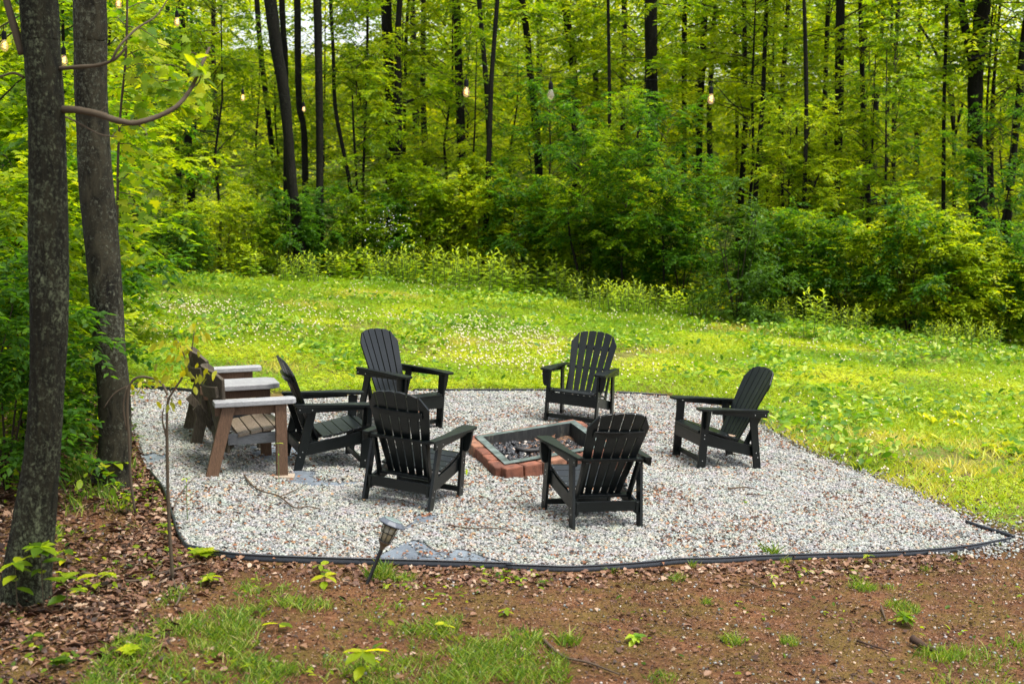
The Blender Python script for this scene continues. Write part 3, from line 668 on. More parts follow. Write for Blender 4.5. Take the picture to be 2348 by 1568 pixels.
# ------------------------------------------------------------------ solar path light
def make_light():
    root = empty('solar_light')
    b = MB(); b.tube([(0, 0, -.06), (0, 0, .0), (0, 0, .16), (0, 0, .245)], [.004, .011, .0115, .013], 10)
    b.build('stake', simple('light_stake_plastic', (.008, .009, .01), .4), root, smooth=False)
    b = MB(); b.lathe([(.013, .235), (.020, .26), (.034, .278), (.038, .284), (.038, .292)], 18); b.build('base_cup', simple('bronze_plastic', (.09, .065, .045), .45), root)
    m, n, l, bs = mat('frosted_lens'); bs.inputs['Base Color'].default_value = (.42, .36, .24, 1); bs.inputs['Roughness'].default_value = .25; bs.inputs['Transmission Weight'].default_value = .35
    b = MB(); b.lathe([(.032, .293), (.040, .34), (.047, .395)], 18); b.build('lens', m, root, smooth=True)
    b = MB()
    for k in range(8):
        a = k * math.pi / 4; b.tube([(.036 * math.cos(a), .036 * math.sin(a), .286), (.0525 * math.cos(a), .0525 * math.sin(a), .402)], .0026, 6)
    for r_, z_ in ((.0375, .292), (.0455, .348), (.0515, .395)):
        b.tube([(r_ * math.cos(t_), r_ * math.sin(t_), z_) for t_ in np.linspace(0, 2 * math.pi, 25)], .0028, 6)
    b.build('cage', simple('light_cage_plastic', (.02, .018, .016), .5), root)
    b = MB(); b.lathe([(.050, .400), (.089, .402), (.090, .410), (.066, .428), (.062, .430)], 10); b.build('cap', simple('grey_cap_plastic', (.07, .08, .10), .4), root, .003)
    m, n, l, bs = mat('solar_glass'); bs.inputs['Base Color'].default_value = (.20, .25, .24, 1); bs.inputs['Roughness'].default_value = .15
    b = MB(); b.lathe([(.058, .4305), (.058, .435), (.054, .4375)], 10); b.build('solar_panel', m, root)
    return root
li = make_light(); P = G(841, 1339)
li.matrix_world = Matrix.Translation((P[0], P[1], gz(P[0], P[1]) - .005)) @ Matrix.Rotation(R(22.5), 4, 'Y') @ Matrix.Rotation(R(-6), 4, 'X') @ Matrix.Scale(1.07, 4)
tag(li, 'grey solar path light on a black stake, leaning right in front of the edging strip', 'garden light')

# ------------------------------------------------------------------ foreground trunks
def px_path(pts, d): return [AT(px, py, d) for px, py, *_ in pts]
def trunk_px(name, pts, d, mt, parent, n=10, foot=True, jit=.05, up=None, sub=4, ridge=0):
    P = px_path(pts, d); W_ = [q[2] / 2 / FP * d for q in pts]
    if foot: P[-1][2] = gz(P[-1][0], P[-1][1]) - .05
    if up:   # carry the stem on above the picture
        v_ = (P[0] - P[1]); v_ = v_ / np.linalg.norm(v_); top = P[0]; kk = max(3, int((up - top[2]) / 2))
        ext = [top + v_ * ((up - top[2]) * (i / kk)) + np.array([random.uniform(-.12, .12), random.uniform(-.12, .12), 0]) * i for i in range(kk, 0, -1)]
        W0 = W_[0]; W_ = [W0 * (1 - .82 * (i / kk)) for i in range(kk, 0, -1)] + W_; P = ext + P
    PW = smooth_path([np.array([*p_, w_]) for p_, w_ in zip(P, W_)], sub)
    b = MB(); b.tube([p_[:3] for p_ in PW][::-1], [max(.003, p_[3]) for p_ in PW][::-1], n, jit=jit, ridge=ridge)
    return b, PW
def limb(b, pts, r0, r1, n=7, sub=5, jit=.06):
    pts = smooth_path(pts, sub); b.tube(pts, list(np.linspace(r0, r1, len(pts))), n, jit=jit); return pts

t1 = empty('oak_tree', Matrix.Identity(4), 'nearest tree, thick trunk covered in grey-green lichen at the left edge of the view', 'tree')
T1 = [(88,-10,82),(96,120,80),(106,250,80),(110,400,84),(112,600,88),(111,750,84),(107,900,78),(98,1040,82),(86,1130,90),(70,1250,104),(60,1330,114),(55,1392,134)]
b, PW = trunk_px('trunk', T1, 8.2, BARK1, t1, 72, up=9.5, jit=.05, sub=14, ridge=.022)
b.build('trunk', BARK1, t1, smooth=True)
def px3(pts): return [AT(x_, y_, d_) for x_, y_, d_ in pts]
b = MB(); limb(b, px3([(140,251,8.2),(180,253,8.1),(225,262,8.05),(270,277,8.0),(310,282,8.0),(360,268,8.05),(405,244,8.1),(437,205,8.2),(462,150,8.3),(480,110,8.4)]), .023, .008, 10, sub=9, jit=.22); limb(b, px3([(437,205,8.2),(455,190,8.2),(462,170,8.15)]), .006, .003, 5); limb(b, px3([(310,282,8.0),(330,296,8.0),(338,312,7.95)]), .005, .002, 5); limb(b, px3([(225,262,8.05),(243,245,8.05)]), .006, .003, 5); b.build('branch', TWIG, t1, smooth=True)
_q = np.array([AT(462 + rng.normal() * 12, 165 + rng.normal() * 16, 8.2 + rng.normal() * .05) for _ in range(14)])
V_, F_, A_ = place(T_OVAL, _q, hdir(14, .4), up_normals(14, .5), .09 + .04 * rng.random(14), rng.random(14)); link('leaves', np_mesh('leaves', V_, F_, A_), LEAF_Y, t1)
b = MB(); limb(b, px3([(132,158,8.2),(180,154,8.1),(225,150,8.05),(262,137,8.0),(285,114,8.0),(290,108,8.0)]), .013, .006, 8)
limb(b, px3([(255,142,8.0),(275,105,8.0),(315,65,8.1),(360,35,8.2),(395,-20,8.3)]), .009, .004, 6)
b.build('branch', TWIG, t1, smooth=True)
b = MB(); limb(b, px3([(150,268,8.1),(185,285,8.1),(228,308,8.1),(268,314,8.1)]), .006, .003, 6); b.build('branch', TWIG, t1, smooth=True)
b = MB(); limb(b, px3([(52,125,8.2),(35,70,8.2),(20,20,8.2),(8,-30,8.2)]), .026, .02, 8)
limb(b, px3([(55,178,8.2),(30,168,8.2),(-10,180,8.2)]), .010, .006, 6); b.build('branch', TWIG, t1, smooth=True)

t2 = empty('maple_tree', Matrix.Identity(4), 'second tree from the left, smooth mottled grey trunk leaning over the corner of the gravel', 'tree')
T2 = [(205,-10,72),(207,100,73),(208,200,72),(213,300,72),(219,400,76),(228,500,78),(236,600,76),(245,700,74),(252,800,72),(260,880,73),(263,960,74),(263,1030,76),(258,1080,84),(252,1112,104)]
b, PW = trunk_px('trunk', T2, 11.0, BARK2, t2, 60, up=11, jit=.02, sub=12, ridge=.018)
b.build('trunk', BARK2, t2, smooth=True)

# ------------------------------------------------------------------ leaf sprays and crowns
def sprays(starts, dirs, Ls, nleaf, size, T, droop=.15, wide=.9, col=(0, 1), tilt=.35):
    """leaves set alternately along twigs; starts/dirs (n,3)"""
    n_ = len(starts); k = nleaf
    t = np.tile(np.linspace(.12, 1, k), (n_, 1)) + rng.normal(size=(n_, k)) * .03
    D = dirs / np.linalg.norm(dirs, axis=1, keepdims=True)
    side = np.cross(np.tile([0, 0, 1.], (n_, 1)), D); side /= np.linalg.norm(side, axis=1, keepdims=True) + 1e-9
    sg = np.where(np.arange(k) % 2 == 0, 1, -1)[None] * np.ones((n_, 1))
    P = starts[:, None] + D[:, None] * (t * Ls[:, None])[..., None]; P[..., 2] -= droop * (t ** 2) * Ls[:, None]
    ld = D[:, None] * .7 + side[:, None] * (sg * wide)[..., None] + rng.normal(size=(n_, k, 3)) * .22; ld[..., 2] -= .25
    P = P.reshape(-1, 3); ld = ld.reshape(-1, 3); m_ = len(P)
    base = np.repeat(rng.random(n_), k)
    rnd = np.clip(col[0] + (col[1] - col[0]) * (base * .55 + rng.random(m_) * .45), 0, 1)
    return place(T, P, ld, up_normals(m_, tilt), size * (.7 + .5 * rng.random(m_)), rnd)
def crown(kind):
    H, z0, Rr, nb_, size = kind['H'], kind['z0'], kind['R'], kind['nb'], kind['size']
    st = []; di = []; Ls = []; wood = MB()
    for i in range(nb_):
        f = (i + random.random()) / nb_; z = z0 + (H - z0) * f
        prof = kind.get('prof', lambda f: (1 - f) ** .6 * (.45 + .9 * f) * 1.25)(f)
        L = Rr * max(.15, prof) * random.uniform(.65, 1.2); a = random.random() * 2 * math.pi + i * 2.4; rise = random.uniform(-.1, .95) * (.6 + f)
        p0 = np.array([0, 0, z]); d0 = np.array([math.cos(a), math.sin(a), rise])
        pts = [p0 + d0 * L * q + np.array([0, 0, -.18 * L * q * q]) + rng.normal(size=3) * .05 * L * q for q in np.linspace(0, 1, 5)]
        wood.tube(pts, list(np.linspace(.007 + .005 * L, .002, 5)), 5, cap=False)
        ns = max(3, int(kind['sp'] * L))
        for j in range(ns):
            q = .25 + .78 * (j + random.random()) / ns; q = min(q, 1.); ip = q * 4; k0 = min(3, int(ip)); pp = pts[k0] + (pts[k0 + 1] - pts[k0]) * (ip - k0)
            aa = a + random.choice((-1, 1)) * random.uniform(.2, 1.3); st.append(pp); Lt_ = random.uniform(.3, .7) * kind.get('tw', 1)
            di.append([math.cos(aa), math.sin(aa), random.uniform(-.6, .6)]); Ls.append(Lt_)
    return sprays(np.array(st), np.array(di), np.array(Ls), kind.get('k', 11), size, kind.get('T', T_DIAM), .2, .9), wood
def make_template(kind, nm, mt):
    (V_, F_, A_), wood = crown(kind); me = np_mesh(nm, V_, F_, A_); me.materials.append(mt)
    wm = wood.mesh(nm + '_branches'); wm.materials.append(TWIGD); return me, wm
bushy = lambda f: (1 - .55 * f) * min(1, .55 + 1.6 * f)
cone = lambda f: 1.05 - .9 * f
TALL = [make_template(dict(H=13.5, z0=5.4, R=3.2, nb=30, size=.15, sp=8, k=11), 'crown', mt) for mt in (LEAF_M, LEAF_Y, LEAF_M)]
MID = [make_template(dict(H=7.5, z0=1.6, R=2.3, nb=40, size=.145, sp=9.5, k=11, prof=bushy), 'crown', mt) for mt in (LEAF_M, LEAF_Y, LEAF_D, LEAF_Y)]
SHR = [make_template(dict(H=2.9, z0=.25, R=1.25, nb=48, size=.125, sp=17, k=11, prof=bushy, T=T_DIAM), 'foliage', mt) for mt in (LEAF_M, LEAF_D, LEAF_Y, LEAF_M, LEAF_Y)]
CED = make_template(dict(H=3.3, z0=.1, R=1.15, nb=60, size=.085, sp=22, k=14, prof=cone, tw=.7), 'foliage', leaf_mat('cedar_needles', [(0, (.018, .05, .005)), (.5, (.045, .11, .008)), (1, (.10, .19, .014))], .4))
def put_crown(parent, tpl, M, nm='crown', branches=True):
    o = bpy.data.objects.new(nm, tpl[0]); COL.objects.link(o); o.parent = parent; o.matrix_local = M
    if branches:
        q = bpy.data.objects.new('branches', tpl[1]); COL.objects.link(q); q.parent = parent; q.matrix_local = M
def rotz(a): return Matrix.Rotation(a, 4, 'Z')

# the first two trees' own crowns, above the picture
for t_, d_, x_ in ((t1, 8.2, -2.75), (t2, 11., -3.3)):
    put_crown(t_, TALL[0], Matrix.Translation((x_, d_, 2.2)) @ rotz(random.random() * 6) @ Matrix.Diagonal((.8, .8, .75, 1)))

# forest trees measured from the photograph: path, distance, label
FT = [
 ([(405,230,11),(405,330,12),(412,440,13),(415,560,14)], 38, 'slim dark trunk just left of the twin stems behind the second tree'),
 ([(428,200,17),(430,300,18),(436,400,19),(441,500,20),(445,570,22)], 33, 'dark upright trunk rising from the shade to the right of the second near tree'),
 ([(588,-10,12),(598,120,12),(612,240,12),(630,400,13),(640,560,13)], 40, 'pale slender trunk slanting just left of the thick leaning trunk under the sky gap'),
 ([(618,-10,28),(632,100,27),(652,220,25),(662,330,23),(672,440,22),(684,540,26),(690,600,30)], 30, 'thick dark trunk leaning right at the left of the patch of open sky'),
 ([(646,-10,14),(650,80,13),(655,160,12)], 34, 'short second stem seen against the sky beside the thick leaning trunk'),
 ([(681,-10,15),(683,120,15),(686,240,14),(697,300,14),(700,420,15),(704,560,18)], 33, 'grey trunk between the thick leaning trunk and the straight olive one'),
 ([(727,-10,18),(730,120,18),(733,300,17),(733,420,17),(731,560,20)], 31, 'straight olive-brown trunk crossing the left half of the forest from top to shrubs'),
 ([(758,-10,8),(764,120,8),(768,240,9),(782,320,9),(800,410,9),(812,520,9)], 32, 'thin black stem bending right in front of the patch of open sky'),
 ([(808,220,4),(811,300,5),(817,410,6),(822,520,6)], 32, 'thin broken-topped pole in front of the sky patch'),
 ([(842,-10,6),(842,120,6),(838,260,6),(833,410,6),(832,540,6)], 33, 'thin straight pole to the right of the broken-topped one'),
 ([(885,-10,24),(889,100,24),(893,200,22),(895,330,22),(896,470,24)], 36, 'left trunk of the close pair of dark trunks right of the sky gap'),
 ([(913,60,14),(912,160,16),(914,300,17),(916,430,18),(916,560,20)], 34, 'right trunk of the close pair of dark trunks right of the sky gap'),
 ([(933,60,7),(929,180,8),(927,320,8),(927,470,9)], 38, 'thin stem touching the right side of the pair of dark trunks'),
 ([(1047,-10,16),(1050,100,17),(1054,220,19),(1058,330,21),(1062,470,22)], 36, 'dark trunk right behind the brightest hanging bulb in the middle'),
 ([(1195,-10,15),(1208,80,15),(1214,150,15),(1226,260,17),(1232,330,18),(1240,470,18)], 37, 'dark trunk curving right, between the middle bulb and the unlit bulb'),
 ([(1293,-10,17),(1302,60,18),(1316,160,15),(1320,260,14),(1325,470,15)], 39, 'crooked dark trunk behind the unlit bulb'),
 ([(1363,60,9),(1366,180,11),(1367,470,12)], 46, 'faint mid-size trunk between the crooked trunk and the bold straight one'),
 ([(1431,-10,12),(1432,100,13),(1428,200,12),(1428,470,13)], 44, 'narrow upright trunk just left of the bold straight trunk'),
 ([(1493,-10,28),(1494,150,28),(1495,290,28),(1493,420,29),(1490,560,32)], 33, 'boldest straight black trunk right of the middle of the forest'),
 ([(1571,-10,11),(1569,120,12),(1569,300,12),(1568,470,13)], 39, 'left one of two parallel black trunks beside the right-hand lit bulb'),
 ([(1616,-10,13),(1612,120,16),(1605,260,15),(1601,470,15)], 38, 'right one of two parallel black trunks, behind the right-hand lit bulb'),
 ([(1684,40,7),(1688,160,8),(1690,300,8),(1690,470,8)], 44, 'thin pole right of the right-hand lit bulb'),
 ([(1927,-10,20),(1925,120,20),(1924,280,20),(1918,400,20),(1912,520,22),(1910,620,24)], 32, 'tall black trunk behind the little forked tree on the right'),
 ([(1898,40,11),(1892,200,11),(1890,400,14),(1884,540,16)], 35, 'narrower trunk close against the left of the tall black trunk on the right'),
 ([(2058,40,10),(2052,180,10),(2048,420,11)], 42, 'thin trunk standing between the tall black trunk and the big forked tree'),
 ([(2036,240,8),(2034,350,9),(2028,470,9)], 40, 'short dark stem among bright leaves left of the big forked tree'),
 ([(2256,-10,36),(2246,90,32),(2237,180,34),(2236,300,34),(2237,400,34),(2245,500,44),(2252,600,50)], 31, 'big forked tree with a broad base near the right edge'),
 ([(2283,130,7),(2276,240,10),(2272,380,12),(2278,560,14)], 33, 'slim stem against the right side of the big forked tree'),
 ([(2344,130,17),(2336,240,17),(2320,380,17),(2310,500,18),(2306,620,20)], 31, 'leaning trunk at the right edge of the view'),
 ([(2185,230,7),(2187,300,8),(2188,470,9)], 36, 'slender tree with a wide open fork left of the big forked tree'),
 ([(1845,440,11),(1846,520,12),(1843,600,13)], 29.5, 'little forked tree with pale green leaves at the woods edge on the right'),
 ([(1793,400,6),(1796,500,7),(1799,600,7)], 30, 'thin grey pole left of the little forked tree'),
 ([(1437,560,4),(1425,610,5),(1432,670,5)], 28.7, 'crooked thin stem at the woods edge behind the far middle chair'),
 ([(1520,540,4),(1522,620,5),(1524,690,5)], 28.3, 'thin straight stem at the woods edge right of the crooked one'),
 ([(1300,480,5),(1310,560,5),(1332,650,6)], 29.3, 'thin slanting stem at the woods edge left of the crooked one'),
]
for k_, (pts, d_, lab) in enumerate(FT):
    P0 = AT(pts[-1][0], pts[-1][1], d_); base = Vector((P0[0], d_, gz(P0[0], d_)))
    root = empty('forest_tree', Matrix.Translation(base), lab, 'tree', 'trees at the edge of the woods')
    pth = [tuple(q) for q in pts]
    if P0[2] > base.z + .1:     # carry the stem down to the soil
        x2 = pts[-1][0] + (pts[-1][0] - pts[-2][0]) * .3; D_ = ray(x2, 600)
        hzn = 784 - FP * math.tan(PITCH)
        pyb = 784 + FP * math.tan(math.atan2(CAM_H - base.z, d_) - PITCH)
        pth.append((x2, pyb, pts[-1][2] * 1.25))
    thin = pts[0][2] < 7
    b, PW = trunk_px('trunk', pth, d_, BARKD, None, 10, up=(None if pts[0][1] > 150 and thin else 10.0 + random.random() * 3), jit=.10)
    lbs = []
    def LB_(*a):
        q = MB(); limb(q, *a); lbs.append(q)
    if 'big forked' in lab: LB_(px3([(2238,190,31),(2226,120,31),(2210,50,31),(2203,-20,31),(2190,-200,31.5)]), .12, .05)
    if 'wide open fork' in lab:
        LB_(px3([(2187,300,36),(2172,190,36),(2140,110,36),(2110,60,36)]), .05, .03); LB_(px3([(2190,310,36),(2210,230,36),(2240,150,36.3)]), .04, .02)
    if 'little forked' in lab:
        LB_(px3([(1845,490,29.5),(1815,450,29.3),(1790,425,29.2)]), .03, .012); LB_(px3([(1847,485,29.5),(1862,440,29.5),(1880,395,29.5)]), .035, .012); LB_(px3([(1848,500,29.5),(1890,472,29.4),(1940,470,29.3)]), .02, .008)
    if 'crooked dark' in lab: LB_(px3([(1318,75,39),(1290,90,39),(1262,105,39)]), .04, .02)
    if 'right trunk of the close' in lab: LB_(px3([(920,240,34),(960,225,34),(1010,215,34),(1035,212,34)]), .04, .015)
    for q_, nm_ in [(b, 'trunk')] + [(q, 'limb') for q in lbs]:
        if q_.V:
            q_.V = [(v_[0] - base.x, v_[1] - base.y, v_[2] - base.z) for v_ in q_.V]
            q_.build(nm_, BARKD, root, smooth=True)
    tp = random.choice(TALL); sc = random.uniform(.8, 1.05)
    if d_ < 30.5 and pts[0][1] > 300:
        put_crown(root, MID[1 if 'little' in lab else random.choice((0, 2))], rotz(random.random() * 6) @ Matrix.Diagonal((.55, .55, .55, 1)))
    elif pts[0][1] <= 150 and not thin:
        put_crown(root, tp, Matrix.Translation((0, 0, 3.6 if 540 < pts[0][0] < 960 else 0)) @ rotz(random.random() * 6) @ Matrix.Diagonal((sc, sc, .85 + random.random() * .2, 1)))
    else:
        put_crown(root, MID[random.randrange(4)], rotz(random.random() * 6) @ Matrix.Diagonal((.7, .7, .8, 1)))

# unseen trees added round the camera so that their crowns shade the bare earth
for x_, y_, s_, lab in ((-5.6, 5.2, .95, 'unseen tree left of the camera, added so its crown shades the near left ground'), (-1.2, 2.2, .85, 'unseen tree beside the camera, added so its crown shades the bare earth'), (3.6, 3.4, .85, 'unseen tree right of the camera, added so its crown shades the near right ground')):
    root = empty('unseen_shade_tree', Matrix.Translation((x_, y_, gz(x_, y_))) @ Matrix.Rotation(x_, 4, 'Z'), lab, 'tree', 'unseen trees added to shade the near ground')
    b = MB(); b.tube([(0, 0, -.3), (.05, 0, 2), (.0, .1, 5), (.15, .05, 9), (.2, .1, 13)], [.18, .15, .12, .09, .03], 12, jit=.06); b.build('trunk', BARK2, root, smooth=True)
    put_crown(root, TALL[0], Matrix.Translation((0, 0, 1.5)) @ Matrix.Diagonal((s_, s_, .9, 1)))
# deeper trees nobody tells apart
POLE = MB(); POLE.tube([(0, 0, -.3), (.05, 0, 2), (.0, .1, 5), (.15, .05, 9), (.2, .1, 13)], [.13, .11, .09, .07, .03], 8, jit=.1)
POLE = POLE.mesh('trunk', True); POLE.materials.append(BARKD)
POLE2 = MB(); POLE2.tube([(0, 0, -.3), (.1, 0, 1.4), (.0, .1, 3), (.25, .05, 4.6), (.3, .1, 7.2)], [.045, .04, .035, .028, .012], 7, jit=.1)
POLE2 = POLE2.mesh('trunk', True); POLE2.materials.append(BARKD)
LMK = [(30,'nearest trunk'),(205,'second near trunk'),(290,'maple sapling'),(437,'dark upright trunk'),(650,'thick leaning trunk'),(730,'straight olive trunk'),(800,'bending black stem'),(905,'pair of dark trunks'),(1054,'middle lit bulb'),(1215,'curving dark trunk'),(1300,'unlit bulb'),(1400,'far middle chair'),(1494,'boldest black trunk'),(1600,'right-hand lit bulb'),(1690,'dark cedar'),(1845,'little forked tree'),(1924,'tall black trunk'),(2045,'thin far trunk'),(2140,'wide open fork'),(2240,'big forked tree'),(2330,'leaning edge trunk')]
USED = set()
def woods_label(kind, x_, y_, tpl):
    px = 1174 + x_ / y_ * FP; dl = y_ - float(edge_y(x_)); tone = {'deep_green_leaf': 'deep green', 'fresh_green_leaf': 'green', 'yellow_green_leaf': 'yellow-green'}[tpl[0].materials[0].name]
    dep = 'behind the edge shrubs' if dl < 5 else 'in the second rank' if dl < 9 else 'well back in the woods' if dl < 15 else 'deep in the woods' if dl < 24 else 'farthest back'
    for lx, nm in sorted(LMK, key=lambda q: abs(q[0] - px))[:4]:
        rel = 'behind the' if abs(px - lx) < 14 else 'left of the' if px < lx else 'right of the'
        t = f'{tone} {kind} {rel} {nm}, {dep}'
        if t not in USED: USED.add(t); return t
    return t
def wood_tree(x_, y_, pole, tpl, sc, nm, lab, grp, cs=1.):
    if lab in ('tree', 'young tree'): lab = woods_label(lab, x_, y_, tpl)
    root = empty(nm, Matrix.Translation((x_, y_, gz(x_, y_))) @ rotz(random.random() * 6.28) @ Matrix.Scale(sc, 4), lab, 'tree', grp)
    o = bpy.data.objects.new('trunk', pole); COL.objects.link(o); o.parent = root
    put_crown(root, tpl, Matrix.Diagonal((cs, cs, 1, 1)))
for k_ in range(20):
    d_ = 38 + 24 * (k_ / 20) + random.uniform(-1, 1); hx = d_ * .40; x_ = random.uniform(-hx, hx)
    while 520 < 1174 + x_ / d_ * FP < 920: x_ = random.uniform(-hx, hx)
    wood_tree(x_, d_, POLE, random.choice(TALL), random.uniform(.8, 1.1), 'forest_tree', 'tree', 'trees deep in the woods')
for px, d_, s_ in ((1105,31.5,.6),(1142,34,.7),(1400,32,.45),(1722,33,.6),(1872,31,.45),(2003,34,.7),(2165,31,.45),(2300,33,.6)):
    x_ = (px - 1174) / FP * d_; lab = woods_label('slim pole', x_, d_, TALL[0]).replace('green ', '').replace('yellow-', '')
    root = empty('pole_tree', Matrix.Translation((x_, d_, gz(x_, d_))) @ Matrix.Rotation(random.uniform(-.08, .08), 4, 'Y') @ rotz(random.random() * 6.28), lab, 'tree', 'slim poles at the front of the woods')
    o = bpy.data.objects.new('trunk', POLE); COL.objects.link(o); o.parent = root; o.matrix_local = Matrix.Diagonal((s_, s_, .9, 1))
    put_crown(root, TALL[1], Matrix.Translation((0, 0, 3)) @ Matrix.Diagonal((.5, .5, .8, 1)))
# understory saplings behind the edge shrubs
for k_ in range(48):
    row = k_ % 4; d0 = (32.3, 36, 40.5, 46)[row]; x_ = -d0 * .42 + (k_ // 4 + random.random()) / 12 * d0 * .84
    y_ = float(edge_y(x_)) + (3.0, 6.5, 11, 17)[row] + random.uniform(-1.2, 1.2)
    s_ = random.uniform(.55, .8) if row == 0 else random.uniform(.7, 1.05)
    pxw = 1174 + x_ / y_ * FP
    if row == 0 and 330 < pxw < 860: continue
    if row == 1 and 360 < pxw < 560: continue
    if row == 0: lab, grp = 'young tree', 'saplings behind the edge shrubs'
    else: lab, grp = 'young tree', 'understory trees further back'
    wood_tree(x_, y_, POLE2, MID[random.choice((0, 1, 2, 3) if row == 0 else (0, 1, 1, 3, 3))], s_, 'understory_tree', lab, grp)
# far wood: one mass of leaves
nF = 330000
xx = rng.uniform(-32, 32, nF); yy = rng.uniform(58, 82, nF); g_ = hgt(xx, yy)
hh = rng.random(nF) * 16
cl = vnoise(xx * 1.0 + hh * .6, yy + hh * 1.3, 1.6) + .5 * vnoise(xx + hh, yy - hh, .7)
az = xx / yy; el = (g_ + hh - CAM_H) / yy
pxs = 1174 + az * FP; pys = 358 - el * FP
skyhole = (pxs > 545) & (pxs < 900) & (pys > 20 + 25 * vnoise(pxs, pys, 40)) & (pys < 118 + 40 * (vnoise(pxs, pys, 60) - .5)) & (rng.random(nF) < .93)
sky2 = (pxs > 2280) & (pys < 70) & (rng.random(nF) < .6)
k = (cl > .42) & ~skyhole & ~sky2 & (pys > -120)
xx, yy, hh, g_ = xx[k], yy[k], hh[k], g_[k]; n_ = len(xx)
V_, F_, A_ = place(T_DIAM, np.stack([xx, yy, g_ + hh], 1), hdir(n_, .4), up_normals(n_, .5), .22 + .12 * rng.random(n_), np.clip(.3 + .7 * rng.random(n_), 0, 1))
tag(link('far_wood', np_mesh('far_wood', V_, F_, A_), LEAF_Y), 'bright yellow-green mass of leaves of the far-off wood', 'wood', kind='stuff')

# ------------------------------------------------------------------ shrubs along the edge
SHL = [
 (180, 'shrub between the two near trunks at the woods edge'), (285, 'dim shrub in deep shade right of the second near trunk'), (350, 'low dark shrub below the drooping maple leaves'),
 (430, 'deep green shrub under the dark upright trunk'), (510, 'shrub with layered pale leaf sprays left of the leaning trunk'), (585, 'bushy green shrub with bright leaf tips just left of the thick leaning trunk'),
 (665, 'shrub hiding the foot of the thick leaning trunk'), (745, 'dark shrub at the foot of the straight olive-brown trunk'), (815, 'fine-leaved shrub under the thin poles'),
 (895, 'shrub with white blossom in front of the pair of dark trunks'), (965, 'shrub right of the white blossom'), (1040, 'tall shrub with bright tips below the middle bulb'),
 (1115, 'rounded shrub with pale yellow-green top, centre of the forest edge'), (1190, 'dark hollow shrub with stems showing, centre of the forest edge'), (1265, 'shrub behind the leafy weeds, left of the far middle chair'),
 (1340, 'shrub straight above the back of the far middle chair'), (1415, 'thin open shrub with stems showing above the far middle chair'), (1490, 'shrub below the boldest straight black trunk'),
 (1565, 'hanging leafy shrub left of the dark cedar'), (1775, 'airy shrub just right of the dark cedar'), (1850, 'shrub at the foot of the little forked tree'),
 (1930, 'big-leaved shrub under the tall black trunk on the right'), (2010, 'wide shrub with reddish young leaves right of the tall black trunk'), (2090, 'deep green shrub between the tall black trunk and the big forked tree'),
 (2165, 'dense shrub left of the foot of the big forked tree'), (2240, 'shrub with large pale leaves before the big forked tree'), (2310, 'dark shrub at the right edge of the view'), (2385, 'last shrub on the right, cut by the edge of the view')]
STEMS = MB()
for a in range(5):
    q = a * 1.26; STEMS.tube([(0, 0, -.1), (.15 * math.cos(q), .15 * math.sin(q), .7), (.4 * math.cos(q), .4 * math.sin(q), 1.7), (.5 * math.cos(q + .4), .5 * math.sin(q + .4), 2.4)], [.016, .014, .010, .004], 5)
STEMS = STEMS.mesh('stems', True); STEMS.materials.append(TWIGD)
def shrub(x_, y_, tpl, s_, lab, grp='shrubs along the woods edge', sz=1., nm='shrub'):
    root = empty(nm, Matrix.Translation((x_, y_, gz(x_, y_))) @ rotz(random.random() * 6.28) @ Matrix.Diagonal((s_, s_, s_ * sz, 1)), lab, 'shrub', grp)
    o = bpy.data.objects.new('stems', STEMS); COL.objects.link(o); o.parent = root
    put_crown(root, tpl, Matrix.Identity(4), 'foliage', False); return root
for i, (px, lab) in enumerate(SHL):
    x_ = (px - 1174) / FP * 29.5; y_ = float(edge_y(x_)) + .9 + random.uniform(-.3, .5); x_ = (px - 1174) / FP * y_
    tp = SHR[i % 5]; 
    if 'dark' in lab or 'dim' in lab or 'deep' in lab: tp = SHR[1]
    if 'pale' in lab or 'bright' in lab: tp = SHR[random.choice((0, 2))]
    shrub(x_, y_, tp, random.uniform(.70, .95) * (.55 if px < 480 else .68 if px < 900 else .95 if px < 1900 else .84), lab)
x_ = (1690 - 1174) / FP * 26.2; root = shrub(x_, 26.2, CED, .82, 'dense dark conical cedar at the woods edge, right of the middle', nm='cedar_tree'); root['category'] = 'tree'
# loose white blossom on one shrub
nb_ = 120; P = np.array([AT(890 + rng.normal() * 30, 520 + rng.normal() * 32, 29.2 + rng.normal() * .25) for _ in range(nb_)])
V_, F_, A_ = place(T_DIAM, P, rvec(nb_), rvec(nb_), np.full(nb_, .032), np.ones(nb_))
tag(link('blossom', np_mesh('blossom', V_, F_, A_), PETALW), 'spray of tiny white blossom on the shrubs below the pair of dark trunks', 'blossom', kind='stuff')

# ------------------------------------------------------------------ ground plants in masses
def gstuff(name, parts, mt, lab, cat):
    V_, F_, A_ = join(parts) if isinstance(parts, list) else parts
    return tag(link(name, np_mesh(name, V_, F_, A_), mt), lab, cat, kind='stuff')
DRY = [(1720,765,.9,.5),(1860,770,.9,.5),(2060,785,1.3,.5),(1650,760,.5,.35),(385,755,.6,.5),(1040,788,.8,.5),(1500,815,.7,.4),(620,845,.5,.3),(2010,1010,.7,.35),(2200,1080,.7,.4),(1830,1010,.5,.5),(1990,1120,.9,.5),(700,700,.9,.4),(2280,1040,.6,.4),(880,680,1.2,.4),(1250,800,.6,.3)]
DRY = [(G(a, b)[0], G(a, b)[1], c, d) for a, b, c, d in DRY]
def dry(x, y):
    o = np.zeros(np.shape(x))
    for a, b, c, d in DRY: o = np.maximum(o, np.exp(-(((x - a) / c) ** 2 + ((y - b) / (d * 1.6)) ** 2)))
    return np.clip(o * (.5 + vnoise(x + 1, y + 2, .3)) , 0, 1)
